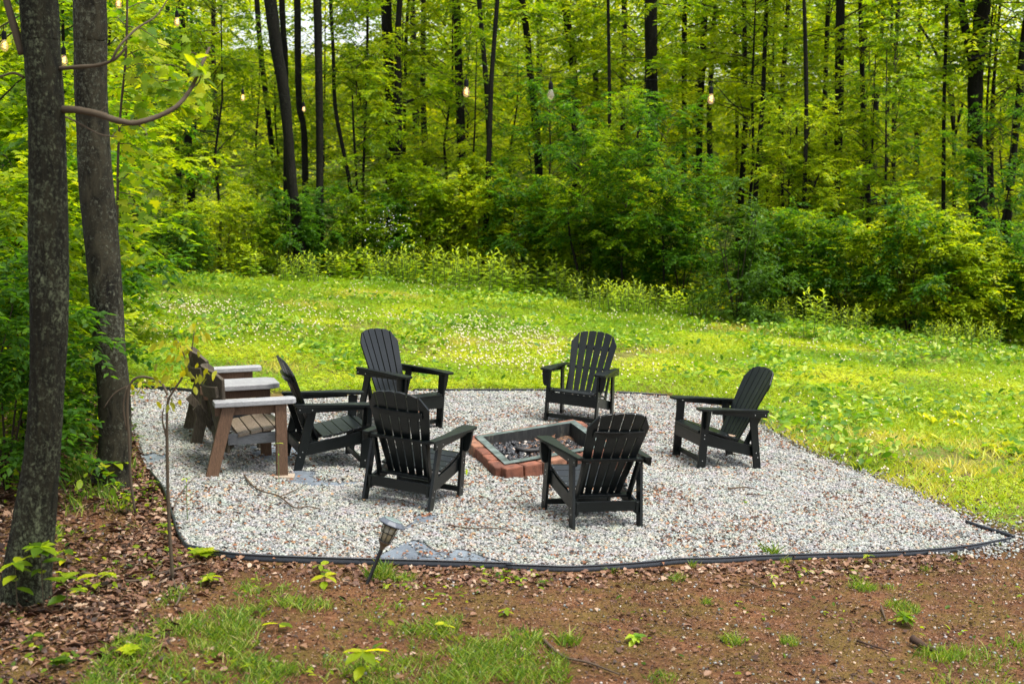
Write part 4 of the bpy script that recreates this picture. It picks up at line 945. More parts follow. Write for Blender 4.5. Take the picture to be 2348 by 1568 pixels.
def clover_keep(x, y):
    bare = np.clip((vnoise(x + 3, y * 1.4, .9) * .6 + vnoise(x, y, 2.1) * .6 - .22) * 3, .12, 1)
    rim_ = np.clip((dist_poly(x, y, outline[::3]) + .05 + .5 * (vnoise(x, y, .35) - .5)) * np.where(x > 1.6, 1.1, 3), .06, 1) * (1 - .85 * dry(x, y))
    right = np.where((x > 2.2) & (y < 15), np.clip(.25 + vnoise(x + 7, y, .8) * .9 - .2, .1, 1), 1)
    return bare * rim_ * right * np.where(y > 25, .75, 1)
x, y = scatter_in(lawn_poly, 1300, clover_keep); k = ~in_poly(x, y, outline) & (np.abs(x) < y * .42 + .5); x, y = x[k], y[k]; n_ = len(x)
tall = vnoise(x + 21, y + 3, .8); z = hgt(x, y) + .012 + rng.random(n_) * (.02 + .07 * tall)
cv = np.clip(-.12 + .75 * vnoise(x + 11, y, 1.3) + .3 * vnoise(x, y + 40, 3.5) + .4 * rng.random(n_) - .2 * tall + .1, 0, 1)
gstuff('clover', place(T_CLOVER, np.stack([x, y, z], 1), hdir(n_, .25), up_normals(n_, .4), .036 + .022 * rng.random(n_), cv), CLOVER, 'thick carpet of bright clover and low weeds covering the meadow', 'clover')
# grass through the meadow
x, y = scatter_in(lawn_poly, 700, lambda x, y: np.clip(.12 + 1.6 * (vnoise(x, y + 7, .9) - .45) + dry(x, y) * .8 + .35 * np.clip((y - 24) / 3, 0, 1), 0, 1)); k = ~in_poly(x, y, outline) & (np.abs(x) < y * .42 + .5); x, y = x[k], y[k]; n_ = len(x)
def blades(x, y, h, lean=.35, wid=1.0, rnd=None):
    n_ = len(x); d = hdir(n_, .0) * lean; d[:, 2] = 1; nn = hdir(n_, .1)
    T = (T_BLADE[0] * np.array([1, wid, 1]), T_BLADE[1]); bend = hdir(n_, 0) * (h * .35)[:, None]; bend[:, 2] = -h * .12
    return place(T, np.stack([x, y, hgt(x, y)], 1), d, nn, h, np.clip(rng.random(n_) if rnd is None else rnd, 0, 1), bend)
gstuff('meadow_grass', blades(x, y, .05 + .12 * rng.random(n_), .7, 1.3, np.clip(.1 + .5 * rng.random(n_) + .25 * vnoise(x, y, 2) + .7 * dry(x, y), 0, 1)), GRASS, 'thin grass blades growing up through the clover of the meadow', 'grass')
x, y = scatter_in(lawn_poly, 230, lambda x, y: np.clip(3.2 * (vnoise(x + 17, y + 3, .75) * .7 + vnoise(x, y + 8, 2.2) * .4 - .60), .02, 1)); k = ~in_poly(x, y, outline) & (np.abs(x) < y * .42 + .5); x, y = x[k], y[k]; n_ = len(x)
gstuff('meadow_weeds', place(T_OVAL, np.stack([x, y, hgt(x, y) + .04 + .16 * rng.random(n_)], 1), hdir(n_, .5), up_normals(n_, .6), .06 + .07 * rng.random(n_), rng.random(n_)), leaf_mat('meadow_weed_leaf', [(0, (.05, .13, .010)), (.5, (.12, .24, .014)), (.8, (.24, .36, .03)), (1, (.42, .48, .10))], .4), 'patches of taller broad-leaved weeds standing out of the meadow', 'weeds')
# clover heads
fx, fy = scatter_in(lawn_poly, 110, lambda x, y: np.clip((vnoise(x + 2, y + 1, 1.8) - .35) * 2, 0, 1) * np.where((x < .8) & (y > 17) & (y < 24), .7, .13))
k = ~in_poly(fx, fy, outline); fx, fy = fx[k], fy[k]; n_ = len(fx)
oc = np.array([(1,0,0),(-1,0,0),(0,1,0),(0,-1,0),(0,0,1),(0,0,-1)], float); of = np.array([(0,2,4),(2,1,4),(1,3,4),(3,0,4),(2,0,5),(1,2,5),(3,1,5),(0,3,5)])
Vf = oc[None] * (.011 + .007 * rng.random((n_, 1, 1))) + np.stack([fx, fy, hgt(fx, fy) + .07 + .05 * rng.random(n_)], 1)[:, None]
gstuff('clover_flowers', (Vf.reshape(-1, 3), (of[None] + (np.arange(n_) * 6)[:, None, None]).reshape(-1, 3), np.ones(n_ * 6)), PETAL, 'small round cream-white clover flowers dotted over the meadow', 'flowers')
# forest floor greens
fp_ = np.array([[-16, 17], [-8, 27], [-5, 29.2], [-.7, 30.5], [3, 28.6], [5.5, 26.8], [14, 24.5], [20, 50], [-20, 50]])
x, y = scatter_in(fp_, 75, lambda x, y: np.clip(1.4 - (y - edge_y(x)) / 14, .3, 1)); n_ = len(x)
x2 = rng.uniform(-26, 26, 15000); y2 = rng.uniform(37, 62, 15000); cl_ = vnoise(x2, y2, 2.5) > .35; x2, y2 = x2[cl_], y2[cl_]; n2 = len(x2); h2 = rng.random(n2) * 1.9
gstuff('forest_floor_plants', [place(T_DIAM, np.stack([x2, y2, hgt(x2, y2) + h2], 1), hdir(n2, .4), up_normals(n2, .5), .18 + .14 * rng.random(n2), rng.random(n2)), place(T_OVAL, np.stack([x, y, hgt(x, y) + .05 + .45 * rng.random(n_) ** 1.6], 1), hdir(n_, .3), up_normals(n_, .5), .07 + .08 * rng.random(n_), rng.random(n_))], LEAF_Y, 'low leafy plants covering the forest floor', 'ground cover')

# leafy weeds at the meadow's far edge, each clump a thing
def weed(H, ns, T, size, spread, k=14, lean=.2):
    parts = []; b = MB()
    for s_ in range(ns):
        a = random.random() * 6.28; r0 = spread * math.sqrt(random.random()); x0, y0 = r0 * math.cos(a), r0 * math.sin(a); h = H * random.uniform(.6, 1.05); lx, ly = random.uniform(-lean, lean) * h, random.uniform(-lean, lean) * h
        b.tube([(x0, y0, -.02), (x0 + lx * .4, y0 + ly * .4, h * .5), (x0 + lx, y0 + ly, h)], [.006, .005, .003], 4, cap=False)
        t = np.linspace(.15, 1, k); P = np.stack([x0 + lx * t, y0 + ly * t, h * t], 1); aa = np.arange(k) * 2.4 + random.random() * 6
        D = np.stack([np.cos(aa), np.sin(aa), .15 + .6 * (t > .85)], 1)
        parts.append(place(T, P, D, up_normals(k, .25), size * (1.15 - .55 * t) * (.8 + .4 * rng.random(k)), np.clip(.2 + .5 * t + .35 * rng.random(k), 0, 1)))
    V_, F_, A_ = join(parts); me = np_mesh('leaves', V_, F_, A_); me.materials.append(LEAF_WEED); sm = b.mesh('stems', True); sm.materials.append(LEAF_WEED_STEM); return me, sm
LEAF_WEED_STEM = simple('weed_stem', (.09, .13, .03), .6)
WE = [weed(.85, 26, T_LANCE, .20, .55), weed(.75, 20, T_OVAL, .17, .5, 10), weed(.55, 34, T_LANCE, .13, .5), weed(.95, 5, T_LANCE, .22, .15, 18)]
def put_weed(px, py, w_, s_, lab, grp=None, mt=None, nm='weed_clump', cat='weeds'):
    P = G(px, py + (24 if py < 720 else 2)); s_ *= 1.0; root = empty(nm, Matrix.Translation((P[0], P[1], gz(P[0], P[1]))) @ rotz(random.random() * 6.28) @ Matrix.Scale(s_, 4), lab, cat, grp)
    for nm_, me in (('leaves', WE[w_][0]), ('stems', WE[w_][1])):
        o = bpy.data.objects.new(nm_, me); COL.objects.link(o); o.parent = root
for px, py, w_, s_, lab in [
 (560,606,1,.9,'leafy weeds at the far left end of the meadow'), (690,618,2,1.1,'weeds below the foot of the leaning trunk'), (800,612,1,1.,'leafy weeds under the thin poles'),
 (890,622,2,1.2,'weeds in front of the white blossom'), (975,628,0,1.,'tall bright lance-leaved weeds right of the white blossom'), (1100,648,0,1.1,'broad mound of lance-leaved weeds at the centre of the meadow edge'),
 (1165,650,1,.9,'leafy weeds right beside the central mound'), (1255,655,1,1.1,'mound of wide-leaved weeds left of the far middle chair'), (1330,665,2,1.1,'spiky-tipped weeds above the far middle chair'),
 (1395,688,2,1.15,'left half of the silvery yellow-tipped mound above the far middle chair'), (1445,695,2,1.1,'right half of the silvery yellow-tipped mound above the far middle chair'), (1560,700,1,.8,'dim weeds left of the dark cedar'),
 (1860,785,3,1.,'tall single weed right of the dark cedar, nearest the meadow'), (1880,765,3,.9,'upright weed behind the tall single one'), (1990,745,2,1.,'weeds in front of the wide shrub on the right'), (2120,775,3,.8,'thin upright weed by the bare leaf litter on the right'),
 (2070,760,2,.8,'low weed clump left of the thin upright weed'), (2200,785,3,.85,'upright weed before the big forked tree'), (2290,775,1,1.2,'large smooth-leaved weeds at the right edge of the view'), (1700,725,2,.7,'small weeds in front of the dark cedar'), (430,596,2,1.,'weeds in front of the shaded shrub on the left'), (620,600,0,.8,'lance-leaved weeds between the meadow and the thick leaning trunk'), (745,604,0,.8,'lance-leaved weeds at the foot of the straight olive trunk'), (840,600,0,.9,'lance-leaved weeds left of the white blossom'),
 (930,612,2,1.2,'short weeds under the right side of the white blossom'), (1015,616,1,1.,'wide-leaved weeds left of the broad central mound'), (1060,628,2,1.1,'short weeds against the left flank of the broad central mound'), (1135,634,2,1.2,'short weeds against the right flank of the broad central mound'), (1210,636,0,1.,'lance-leaved weeds left of the wide-leaved mound'),
 (1290,645,0,.9,'lance-leaved weeds behind the spiky-tipped ones'), (1360,652,1,.8,'wide-leaved weeds behind the silvery mound'), (1500,685,2,.9,'short weeds right of the silvery mound'), (1620,705,2,.8,'short weeds at the left foot of the dark cedar'), (1780,745,2,.9,'short weeds at the right foot of the dark cedar'), (1940,768,2,1.,'short weeds right of the tall single weed'), (2150,790,2,.8,'short weeds right of the bare leaf litter'), (2250,800,2,.9,'short weeds left of the smooth-leaved ones'),
 (330,600,2,.9,'weeds right of the second near trunk at the meadow edge')]:
    put_weed(px, py, w_, s_, lab, 'weed clumps along the meadow edge')

# plantain-like broad leaves, right of the gravel
PLn = 0
m_pl = leaf_mat('broad_weed_leaf', [(0, (.12, .22, .02)), (.5, (.26, .34, .02)), (1, (.42, .44, .05))], .4)
def rosette(k, size, rise=.8):
    a = np.arange(k) * 2.4 + rng.random(k); D = np.stack([np.cos(a), np.sin(a), rise + .3 * rng.random(k)], 1)
    V_, F_, A_ = place(T_OVAL, np.zeros((k, 3)), D, up_normals(k, .2), size * (.6 + .5 * rng.random(k)), rng.random(k)); me = np_mesh('broadleaf_weed', V_, F_, A_); me.materials.append(m_pl); return me
ROS = [rosette(6, .16), rosette(8, .14), rosette(5, .18, 1.1)]
rp = px_poly([(1850,960),(1960,925),(2100,960),(2230,940),(2380,980),(2380,1080),(2200,1050),(2050,1010),(1940,1000)])
x, y = scatter_in(rp, 26)
for a_, c_ in list(zip(x, y))[:64]:
    o = bpy.data.objects.new('broadleaf_weed', random.choice(ROS)); COL.objects.link(o)
    o.matrix_world = Matrix.Translation((a_, c_, gz(a_, c_))) @ rotz(random.random() * 6.28) @ Matrix.Scale(random.uniform(.6, 1.1), 4)
    tag(o, 'broad yellow-green weed leaves growing in the patch right of the gravel', 'weed', 'broadleaf weeds right of the gravel')

# ------------------------------------------------------------------ foreground litter, grass, twigs
fg = px_poly([(-60,1600),(-60,1000),(60,900),(215,900),(285,905),(300,980),(345,1092),(380,1140),(400,1200),(430,1270),(600,1294),(900,1300),(1165,1308),(1310,1316),(1490,1306),(1760,1290),(2010,1284),(2220,1268),(2330,1246),(2360,1130),(2460,1600)])
def not_gravel(x, y): return ~in_poly(x, y, outline)
litL = px_poly([(-60,1600),(-60,1000),(60,900),(215,900),(285,905),(300,980),(345,1092),(400,1200),(430,1270),(560,1300),(420,1400),(330,1600)])
strip = px_poly([(430,1275),(700,1300),(1165,1312),(1310,1320),(1760,1294),(2250,1262),(2250,1300),(1800,1330),(1500,1345),(1300,1370),(1000,1345),(700,1350),(500,1340)])
def litter(poly, dens, smin, smax, zmax=.02, keep=None, shape=T_OVAL, curl=.5, cmin=0., cmax=1.):
    x, y = scatter_in(poly, dens, keep); k = not_gravel(x, y); x, y = x[k], y[k]; n_ = len(x)
    b_ = rvec(n_) * (.3 * curl * smax); 
    return place((shape[0] * np.array([1, 1.35, 2.2]), shape[1]), np.stack([x, y, hgt(x, y) + .004 + rng.random(n_) * zmax], 1), hdir(n_, .25), up_normals(n_, curl), smin + (smax - smin) * rng.random(n_), cmin + (cmax - cmin) * rng.random(n_), b_)
T_LANCEW = (T_LANCE[0] * np.array([1, 2.2, 1]), T_LANCE[1]); T_TWIGLET = (T_DIAM[0] * np.array([1, .14, 1]), T_DIAM[1])
rimR = px_poly([(1560,915),(1700,930),(1830,990),(1950,1030),(2080,1060),(2250,1100),(2480,1150),(2480,1290),(2318,1243),(2150,1165),(1940,1080),(1770,1000),(1640,938)])
def kL(x, y): return np.clip(.35 + 1.3 * (vnoise(x + 5, y + 2, .6) - .25), .1, 1) * np.clip((-1.1 + .8 * (vnoise(x, y, .5) - .5) - x) * 1.5, 0.05, 1)
def kS(x, y): d = dist_poly(x, y, outline[::2]); return np.clip(1.25 - d / (.18 + .55 * vnoise(x, y + 3, .8)), .03, 1) * np.where((y < 10.6), 1, .25) * np.clip(1.35 - (x + .5) * .22, .25, 1)
gstuff('leaf_litter', [litter(litL, 750, .015, .048, keep=kL, curl=.35), litter(litL, 900, .02, .055, keep=kL, shape=T_LANCEW, curl=.3), litter(litL, 260, .04, .13, keep=kL, shape=T_TWIGLET, curl=.2), litter(litL, 160, .03, .07, keep=kL, shape=T_MAPLE, curl=.4), litter(fg, 900, .02, .06, .015, keep=kS, cmin=.3, curl=.35), litter(fg, 420, .02, .05, .015, keep=kS, shape=T_MAPLE, cmin=.1, curl=.3),
 litter(fg, 330, .010, .030, .006, curl=.3), litter(rimR, 240, .015, .05, .02, curl=.4), litter(fg, 2600, .004, .014, .005, shape=T_DIAM, curl=.4), litter(fg, 500, .01, .035, .004, shape=T_TWIGLET, curl=.25)], DEADL, 'brown and reddish dead leaves and crumbs littering the bare earth', 'leaf litter')
# bits of leaf on the gravel
x, y = scatter_in(outline, 800, lambda x, y: np.clip(.12 + 1.6 * (vnoise(x, y, .7) * .6 + vnoise(x + 3, y, .22) * .5 - .42), .05, 1)); k = ~in_poly(x, y, pit_out); x, y = x[k], y[k]; n_ = len(x)
BITS = attr_mat('rusty_leaf_bits', [(0, (.04, .017, .009)), (.4, (.13, .05, .022)), (.75, (.23, .10, .045)), (1, (.36, .24, .13))], .6, .3)
gstuff('leaf_bits', place((T_OVAL[0] * np.array([1, 1.3, 2]), T_OVAL[1]), np.stack([x, y, -TT * x + .026 + .008 * rng.random(n_)], 1), hdir(n_, .2), up_normals(n_, .5), .014 + .028 * rng.random(n_) ** 1.5, rng.random(n_)), BITS, 'small rust-coloured leaf bits scattered over the gravel', 'leaf bits')
# pebbles in the soil
x, y = scatter_in(fg, 60); k = not_gravel(x, y); x, y = x[k], y[k]; n_ = len(x)
Vs = cube[None] * (.7 + .6 * rng.random((n_, 8, 3))) * (.004 + .013 * rng.random((n_, 1, 1)) ** 2.2) + np.stack([x, y, hgt(x, y) + .004], 1)[:, None]
gstuff('pebbles', (Vs.reshape(-1, 3), (tri[None] + (np.arange(n_) * 8)[:, None, None]).reshape(-1, 3), np.repeat(rng.random(n_), 8)), STONE, 'small pale stones lying in the bare earth', 'pebbles')
# grass patches in front
gp = px_poly([(300,1440),(400,1360),(600,1330),(760,1375),(960,1400),(1120,1440),(1260,1470),(1300,1530),(1330,1620),(150,1620)])
gp2 = px_poly([(2090,1490),(2250,1480),(2400,1440),(2400,1620),(2060,1620),(2020,1550)])
def tuft_keep(x, y): return np.clip((vnoise(x + 31, y + 9, .28) * .6 + vnoise(x + 3, y + 9, .11) * .5 - .46) * 3.2, 0, 1)
x, y = scatter_in(gp, 6500, tuft_keep); h = .035 + .06 * rng.random(len(x)) * (.4 + vnoise(x + 31, y + 9, .28)); g1 = blades(x, y, h, .75, 1.0)
x, y = scatter_in(gp2, 2500, tuft_keep); g2 = blades(x, y, .035 + .06 * rng.random(len(x)), .5, 1.1)
lg = litL; x, y = scatter_in(px_poly([(140,1000),(280,1000),(330,1100),(300,1180),(150,1200)]), 1100, tuft_keep); g3 = blades(x, y, .06 + .10 * rng.random(len(x)), .4, 1.1)
gl = [g1, g2, g3]
for px, py, r_, h_, nn in [(870,1325,.09,.09,260),(925,1330,.08,.06,160),(880,1310,.05,.10,70),(1770,1275,.05,.14,60),(1800,1288,.06,.06,50),(1550,1330,.06,.07,60),(1980,1350,.10,.07,200),(1960,1330,.05,.06,60),(2070,1395,.12,.07,240),(1620,1380,.05,.05,60),(1300,1480,.07,.1,90),(1680,1470,.07,.08,120),(1810,1470,.06,.07,110),(1400,1310,.05,.05,40),(1590,1300,.04,.07,30),(2160,1500,.12,.08,200),(1985,1075,.16,.11,500),(2040,1350,.05,.05,60),(1200,1560,.12,.08,200),(1520,1560,.1,.06,120),(1250,1340,.04,.05,30),(2120,1310,.05,.06,40),(2190,1285,.05,.05,40),(2145,1260,.05,.05,30),(1960,1200,.12,.03,90),(2100,1235,.14,.035,120),(1830,1175,.1,.03,50),(200,1080,.15,.13,240),(110,1240,.1,.1,80),(440,1180,.05,.05,25)]:
    P = G(px, py); a = rng.random(nn) * 6.28; q = r_ * np.sqrt(rng.random(nn)); x = P[0] + q * np.cos(a); y = P[1] + q * np.sin(a); gl.append(blades(x, y, h_ * (.5 + .7 * rng.random(nn)), .6, 1.2))
gstuff('grass_tufts', gl, leaf_mat('fresh_grass', [(0, (.05, .11, .010)), (.5, (.12, .21, .018)), (.85, (.24, .32, .035)), (1, (.40, .34, .15))], .35), 'fresh green grass tufts growing on the bare earth in front of the gravel', 'grass')
# low green cover at the left under the trees and at the sides
lp = px_poly([(-60,1180),(-80,850),(60,640),(150,640),(215,900),(285,905),(300,980),(330,1060),(300,1150),(180,1180)])
x, y = scatter_in(lp, 260, lambda x, y: np.clip((vnoise(x, y, .6) - .25) * 2, .05, 1) * np.where(y < 10.5, .35, 1)); n_ = len(x)
lw1 = place(T_OVAL, np.stack([x, y, hgt(x, y) + .03 + .16 * rng.random(n_)], 1), hdir(n_, .35), up_normals(n_, .45), .05 + .06 * rng.random(n_), rng.random(n_))
x, y = scatter_in(fg, 150, lambda x, y: np.clip((vnoise(x + 4, y + 4, .4) - .42) * 3, 0, 1) * np.where(x > .3, .22, 1)); k = not_gravel(x, y); x, y = x[k], y[k]; n_ = len(x)
lw2 = place(T_OVAL, np.stack([x, y, hgt(x, y) + .015 + .03 * rng.random(n_)], 1), hdir(n_, .3), up_normals(n_, .4), .025 + .035 * rng.random(n_), rng.random(n_))
gstuff('low_ground_cover', [lw1, lw2], LEAF_M, 'low broad green leaves creeping over the litter under the left-hand trees', 'ground cover')

# seedlings, one thing each
def seedling(px, py, h, k, size, T, mt, lab, nm='seedling', col=(0, 1), lean=0, cat='seedling'):
    P = G(px, py); x0, y0 = P[0], P[1]; z0 = gz(x0, y0); b = MB(); b.tube([(0, 0, -.01), (lean * h * .4, 0, h * .6), (lean * h, 0, h)], [.004, .003, .002], 5)
    root = empty(nm, Matrix.Translation((x0, y0, z0)), lab, cat)
    b.build('stem', TWIG if mt is not LEAF_WEED else LEAF_WEED_STEM, root)
    t = np.concatenate([np.linspace(.5, 1, max(1, k // 2)), np.ones(k - max(1, k // 2))]); a = np.arange(k) * 2.4 + random.random() * 6
    Pp = np.stack([lean * h * t, 0 * t, h * t], 1); D = np.stack([np.cos(a), np.sin(a), rng.uniform(-.35, .15, k)], 1)
    V_, F_, A_ = place(T, Pp, D, up_normals(k, .2), size * (.75 + .4 * rng.random(k)), col[0] + (col[1] - col[0]) * rng.random(k)); link('leaves', np_mesh('leaves', V_, F_, A_), mt, root)
SD = [
 (155,1405,.22,8,.12,T_OVAL,LEAF_M,'green seedling against the right side of the foot of the nearest trunk'),
 (300,1520,.08,8,.08,T_MAPLE,LEAF_Y,'lobed pale seedling on the dark litter near the bottom left corner'),
 (75,1480,.05,5,.08,T_OVAL,LEAF_M,'small dark seedling on the litter below the nearest trunk'),
 (335,1480,.05,7,.07,T_OVAL,LEAF_M,'low seedling cluster at the left end of the front grass patch'),
 (480,1345,.07,9,.08,T_OVAL,LEAF_Y,'spreading pale seedling between the maple seedling and the front grass'),
 (140,1540,.06,7,.08,T_MAPLE,LEAF_M,'lobed green seedling at the very bottom left'),
 (380,1240,.12,9,.07,T_OVAL,LEAF_M,'leafy seedling tucked against the bent left edging strip'),
 (1990,1290,.06,6,.05,T_OVAL,LEAF_Y,'little yellow-green seedling under the right part of the edging strip'),
 (262,1120,.22,9,.17,T_OVAL,LEAF_Y,'broad-leaved seedling at the foot of the second near trunk, spreading over the gravel'),
 (100,1400,.40,15,.13,T_OVAL,LEAF_M,'five-fingered green seedling in front of the foot of the nearest trunk'),
 (40,1400,.30,10,.12,T_OVAL,LEAF_M,'lower seedling hugging the foot of the nearest trunk'),
 (150,1300,.12,6,.09,T_OVAL,LEAF_Y,'pale seedling just right of the nearest trunk'),
 (185,1360,.05,4,.07,T_OVAL,LEAF_Y,'small round-leaved seedling on the litter right of the nearest trunk'),
 (225,1350,.10,3,.13,T_OVAL,LEAF_Y,'seedling with one large yellow-green leaf on the litter'),
 (468,1282,.07,8,.12,T_MAPLE,LEAF_Y,'maple seedling spilling over the corner of the edging strip'),
 (736,1318,.07,4,.085,T_OVAL,LEAF_Y,'small upright two-leaved seedling in front of the edging, left of the solar light'),
 (745,1345,.07,5,.11,T_OVAL,LEAF_Y,'drooping seedling below the small upright one'),
 (1195,1335,.03,4,.10,T_LANCE,LEAF_WEED,'grey-green nettle like seedling in the leaf litter right of the solar light'),
 (1455,1480,.05,12,.07,T_OVAL,LEAF_WEED,'pale curled seedling cluster on the bare earth at the bottom'),
 (1160,1418,.04,6,.07,T_OVAL,LEAF_Y,'pair of pale little leaves on bare earth, left one'),
 (1850,1320,.04,5,.07,T_LANCE,LEAF_Y,'star-like pale seedling under the right-hand edging strip'),
 (2075,1430,.07,14,.08,T_OVAL,LEAF_M,'bushy seedling cluster at the bottom right, near the dark chunk of bark'),
 (1770,1350,.10,7,.06,T_LANCE,LEAF_WEED,'small upright weed in the earth below the right-hand edging strip'),
 (833,1560,.16,7,.13,T_OVAL,LEAF_Y,'yellow-green seedling cut by the bottom edge of the view'),
 (430,1200,.34,16,.05,T_LANCE,LEAF_WEED,'thin upright weed with star-like top at the left edge of the gravel'),
 (1070,1090,.06,4,.10,T_LANCE,LEAF_Y,'yellowish sprig beside the front leg of the near left black chair'),
 (1706,1155,.05,2,.055,T_OVAL,LEAF_Y,'single yellow leaf sprig standing in the gravel on the right'),
 (640,1110,.35,6,.05,T_LANCE,LEAF_WEED,'tall thin grass-like sprout at the foot of the bench leg'),
 (290,1180,.16,10,.08,T_OVAL,LEAF_M,'dark green seedling between the second trunk and the young sapling'),
 (250,1330,.05,5,.06,T_OVAL,LEAF_Y,'tiny seedling on the litter left of the thin sapling'),
 (350,1130,.10,10,.06,T_OVAL,LEAF_M,'cluster of small leaves on the bent left edging strip'),
 (1020,1455,.06,6,.06,T_OVAL,LEAF_Y,'small seedling in the front grass patch'),
 (640,1450,.05,3,.09,T_OVAL,LEAF_Y,'round yellow leaf standing in the front grass'),
]
for s_ in SD: seedling(*s_)

# thin sapling in front of the bench, with drooping olive leaves
sp = empty('sapling', Matrix.Translation((0, 0, 0)), 'thin sapling with drooping yellow-olive leaves in front of the wooden bench', 'sapling')
b = MB(); P = G(396, 1330); dd = P[1]
limb(b, [(P[0], P[1], gz(P[0], P[1]) - .02)] + px3([(388,1200,dd),(384,1080,dd),(383,1000,dd),(384,930,dd),(392,905,dd),(415,870,dd),(430,835,dd),(440,800,dd),(445,760,dd)]), .0125, .003, 8, jit=.2)
limb(b, px3([(384,1010,dd),(372,960,dd),(376,935,dd)]), .008, .003, 6); limb(b, px3([(430,835,dd),(412,790,dd),(400,775,dd)]), .005, .003, 5)
b.build('stem', TWIG, sp, smooth=True)
PP = []; DDn = []
for cx, cy, r_, k in ((425,800,20,14),(460,770,16,9),(400,780,14,7),(372,870,26,14),(390,920,14,6),(440,850,20,12),(455,860,18,8),(330,880,14,5),(445,745,8,4)):
    for _ in range(k): PP.append(AT(cx + rng.normal() * r_, cy + rng.normal() * r_ * .55, dd + rng.normal() * .06)); a = rng.random() * 6.28; DDn.append((.5 * math.cos(a), .5 * math.sin(a), -1 + .5 * rng.random()))
PP = np.array(PP); V_, F_, A_ = place(T_OVAL, PP, np.array(DDn), hdir(len(PP), .2), .045 + .03 * rng.random(len(PP)), rng.random(len(PP)))
link('leaves', np_mesh('leaves', V_, F_, A_), LEAF_OLIVE, sp)
# vine arch
vn = empty('woody_vine', Matrix.Identity(4), 'bare woody vine arching from the second trunk over towards the sapling', 'vine')
b = MB(); P = G(300, 1195); dv = 9.6
limb(b, px3([(310,1175,dv),(300,1100,dv),(296,1010,dv),(292,950,dv),(294,900,dv),(305,872,dv),(325,864,dv),(350,868,dv),(372,880,dv-.05),(384,905,dv-.1)]), .010, .008, 8, jit=.25)
limb(b, px3([(365,874,dv),(310,880,dv),(265,900,dv),(238,935,dv)]), .006, .004, 6); limb(b, px3([(290,985,dv),(283,930,dv),(292,885,dv)]), .008, .006, 6)
b.build('stem', TWIG, vn, smooth=True)

# thin maple sapling beside the second trunk, its leaves and the hanging sprays
ms = empty('maple_sapling', Matrix.Identity(4), 'tall thin maple sapling with bright yellow-green leaves beside the second near trunk', 'sapling')
dm = 11.9; b = MB(); limb(b, px3([(292,-60,dm),(291,60,dm),(287,150,dm),(277,250,dm),(271,350,dm),(270,430,dm),(268,520,dm),(262,600,dm),(258,700,dm),(262,850,dm),(270,1000,dm)]), .009, .014, 8)
hang = [((271,290),(330,300)),((272,300),(250,330)),((270,330),(325,345)),((270,410),(310,425)),((270,420),(320,395)),((269,470),(330,480)),((270,440),(350,470)),((268,500),(330,510)),((262,590),(310,600)),((262,590),(300,570)),((285,160),(350,150)),((280,210),(340,230)),((280,200),(250,220)),((275,250),(330,270)),((287,130),(360,110)),((290,60),(360,90)),((290,60),(250,40)),((291,20),(350,10)),((285,180),(400,190)),((280,230),(390,250)),((290,90),(420,120)),((400,190),(460,200)),((390,250),(450,215)),((420,120),(470,140)),((350,150),(440,165)),((390,250),(470,270)),((265,540),(300,560)),((330,170),(400,175)),((360,190),(440,190)),((390,215),(470,230)),((380,240),(455,255)),((340,200),(420,225)),((300,120),(345,190)),((420,150),(478,180))]
PPs, DDs = [], []
for (x0, y0), (x1, y1) in hang:
    dz = dm + random.uniform(-.5, .6); q0, q1 = AT(x0, y0, dm), AT(x1, y1, dz); b.tube([q0, (q0 + q1) / 2 + np.array([0, 0, .03]), q1], [.005, .004, .002], 5, cap=False)
    k = max(5, int(np.linalg.norm(q1 - q0) / .032))
    for _ in range(k):
        t = rng.random() ** .7; p_ = q0 + (q1 - q0) * t + rng.normal(size=3) * np.array([.05, .08, .05]); PPs.append(p_); d_ = (q1 - q0) * .8 + rng.normal(size=3) * .12; d_[2] -= .12; DDs.append(d_)
b.build('stem', TWIG, ms, smooth=True)
PPs = np.array(PPs); nn = up_normals(len(PPs), .55); nn[:, 1] -= .5
V_, F_, A_ = place(T_MAPLE, PPs, np.array(DDs), nn, .085 + .045 * rng.random(len(PPs)), rng.random(len(PPs))); link('leaves', np_mesh('leaves', V_, F_, A_), LEAF_MAPLE, ms)

# bushes filling the left side, and the trees beyond them
LB = [(-10,640,10.6,1,.62,'blurred leafy bush at the left edge, just behind the nearest trunk'), (40,700,12.2,0,.75,'leafy bush left of the nearest trunk at knee height, second from the left edge'), (20,620,14.5,2,.9,'yellow-green bush further back at the left edge'),
      (150,620,15.5,1,.85,'bush seen between the two near trunks, lower one'), (170,600,18.5,0,1.1,'taller bush seen between the two near trunks, behind the lower one'), (60,560,19.5,2,1.2,'tall pale bush behind the nearest trunk'), (-40,600,17,3,1.1,'dark bush at the far left edge')]
for px, py, d_, tp, s_, lab in LB:
    x_ = (px - 1174) / FP * d_; shrub(x_, d_, SHR[tp], s_, lab, 'bushes on the left')
for px, d_, tp, s_, lab in [(10,15.5,0,.72,'leafy young tree at the left edge behind the nearest trunk'), (150,21,1,.9,'yellow-green young tree filling the gap between the two near trunks'), (310,25,3,.7,'bright young tree behind the maple sapling'), (-60,20,2,1.,'darker young tree at the far left edge'), (500,31,0,.8,'young tree right of the maple sapling, under the second string of bulbs'), (240,27,2,1.,'young tree hidden behind the second near trunk')]:
    x_ = (px - 1174) / FP * d_; wood_tree(x_, d_, POLE2, MID[tp], s_, 'understory_tree', lab, 'young trees on the left')

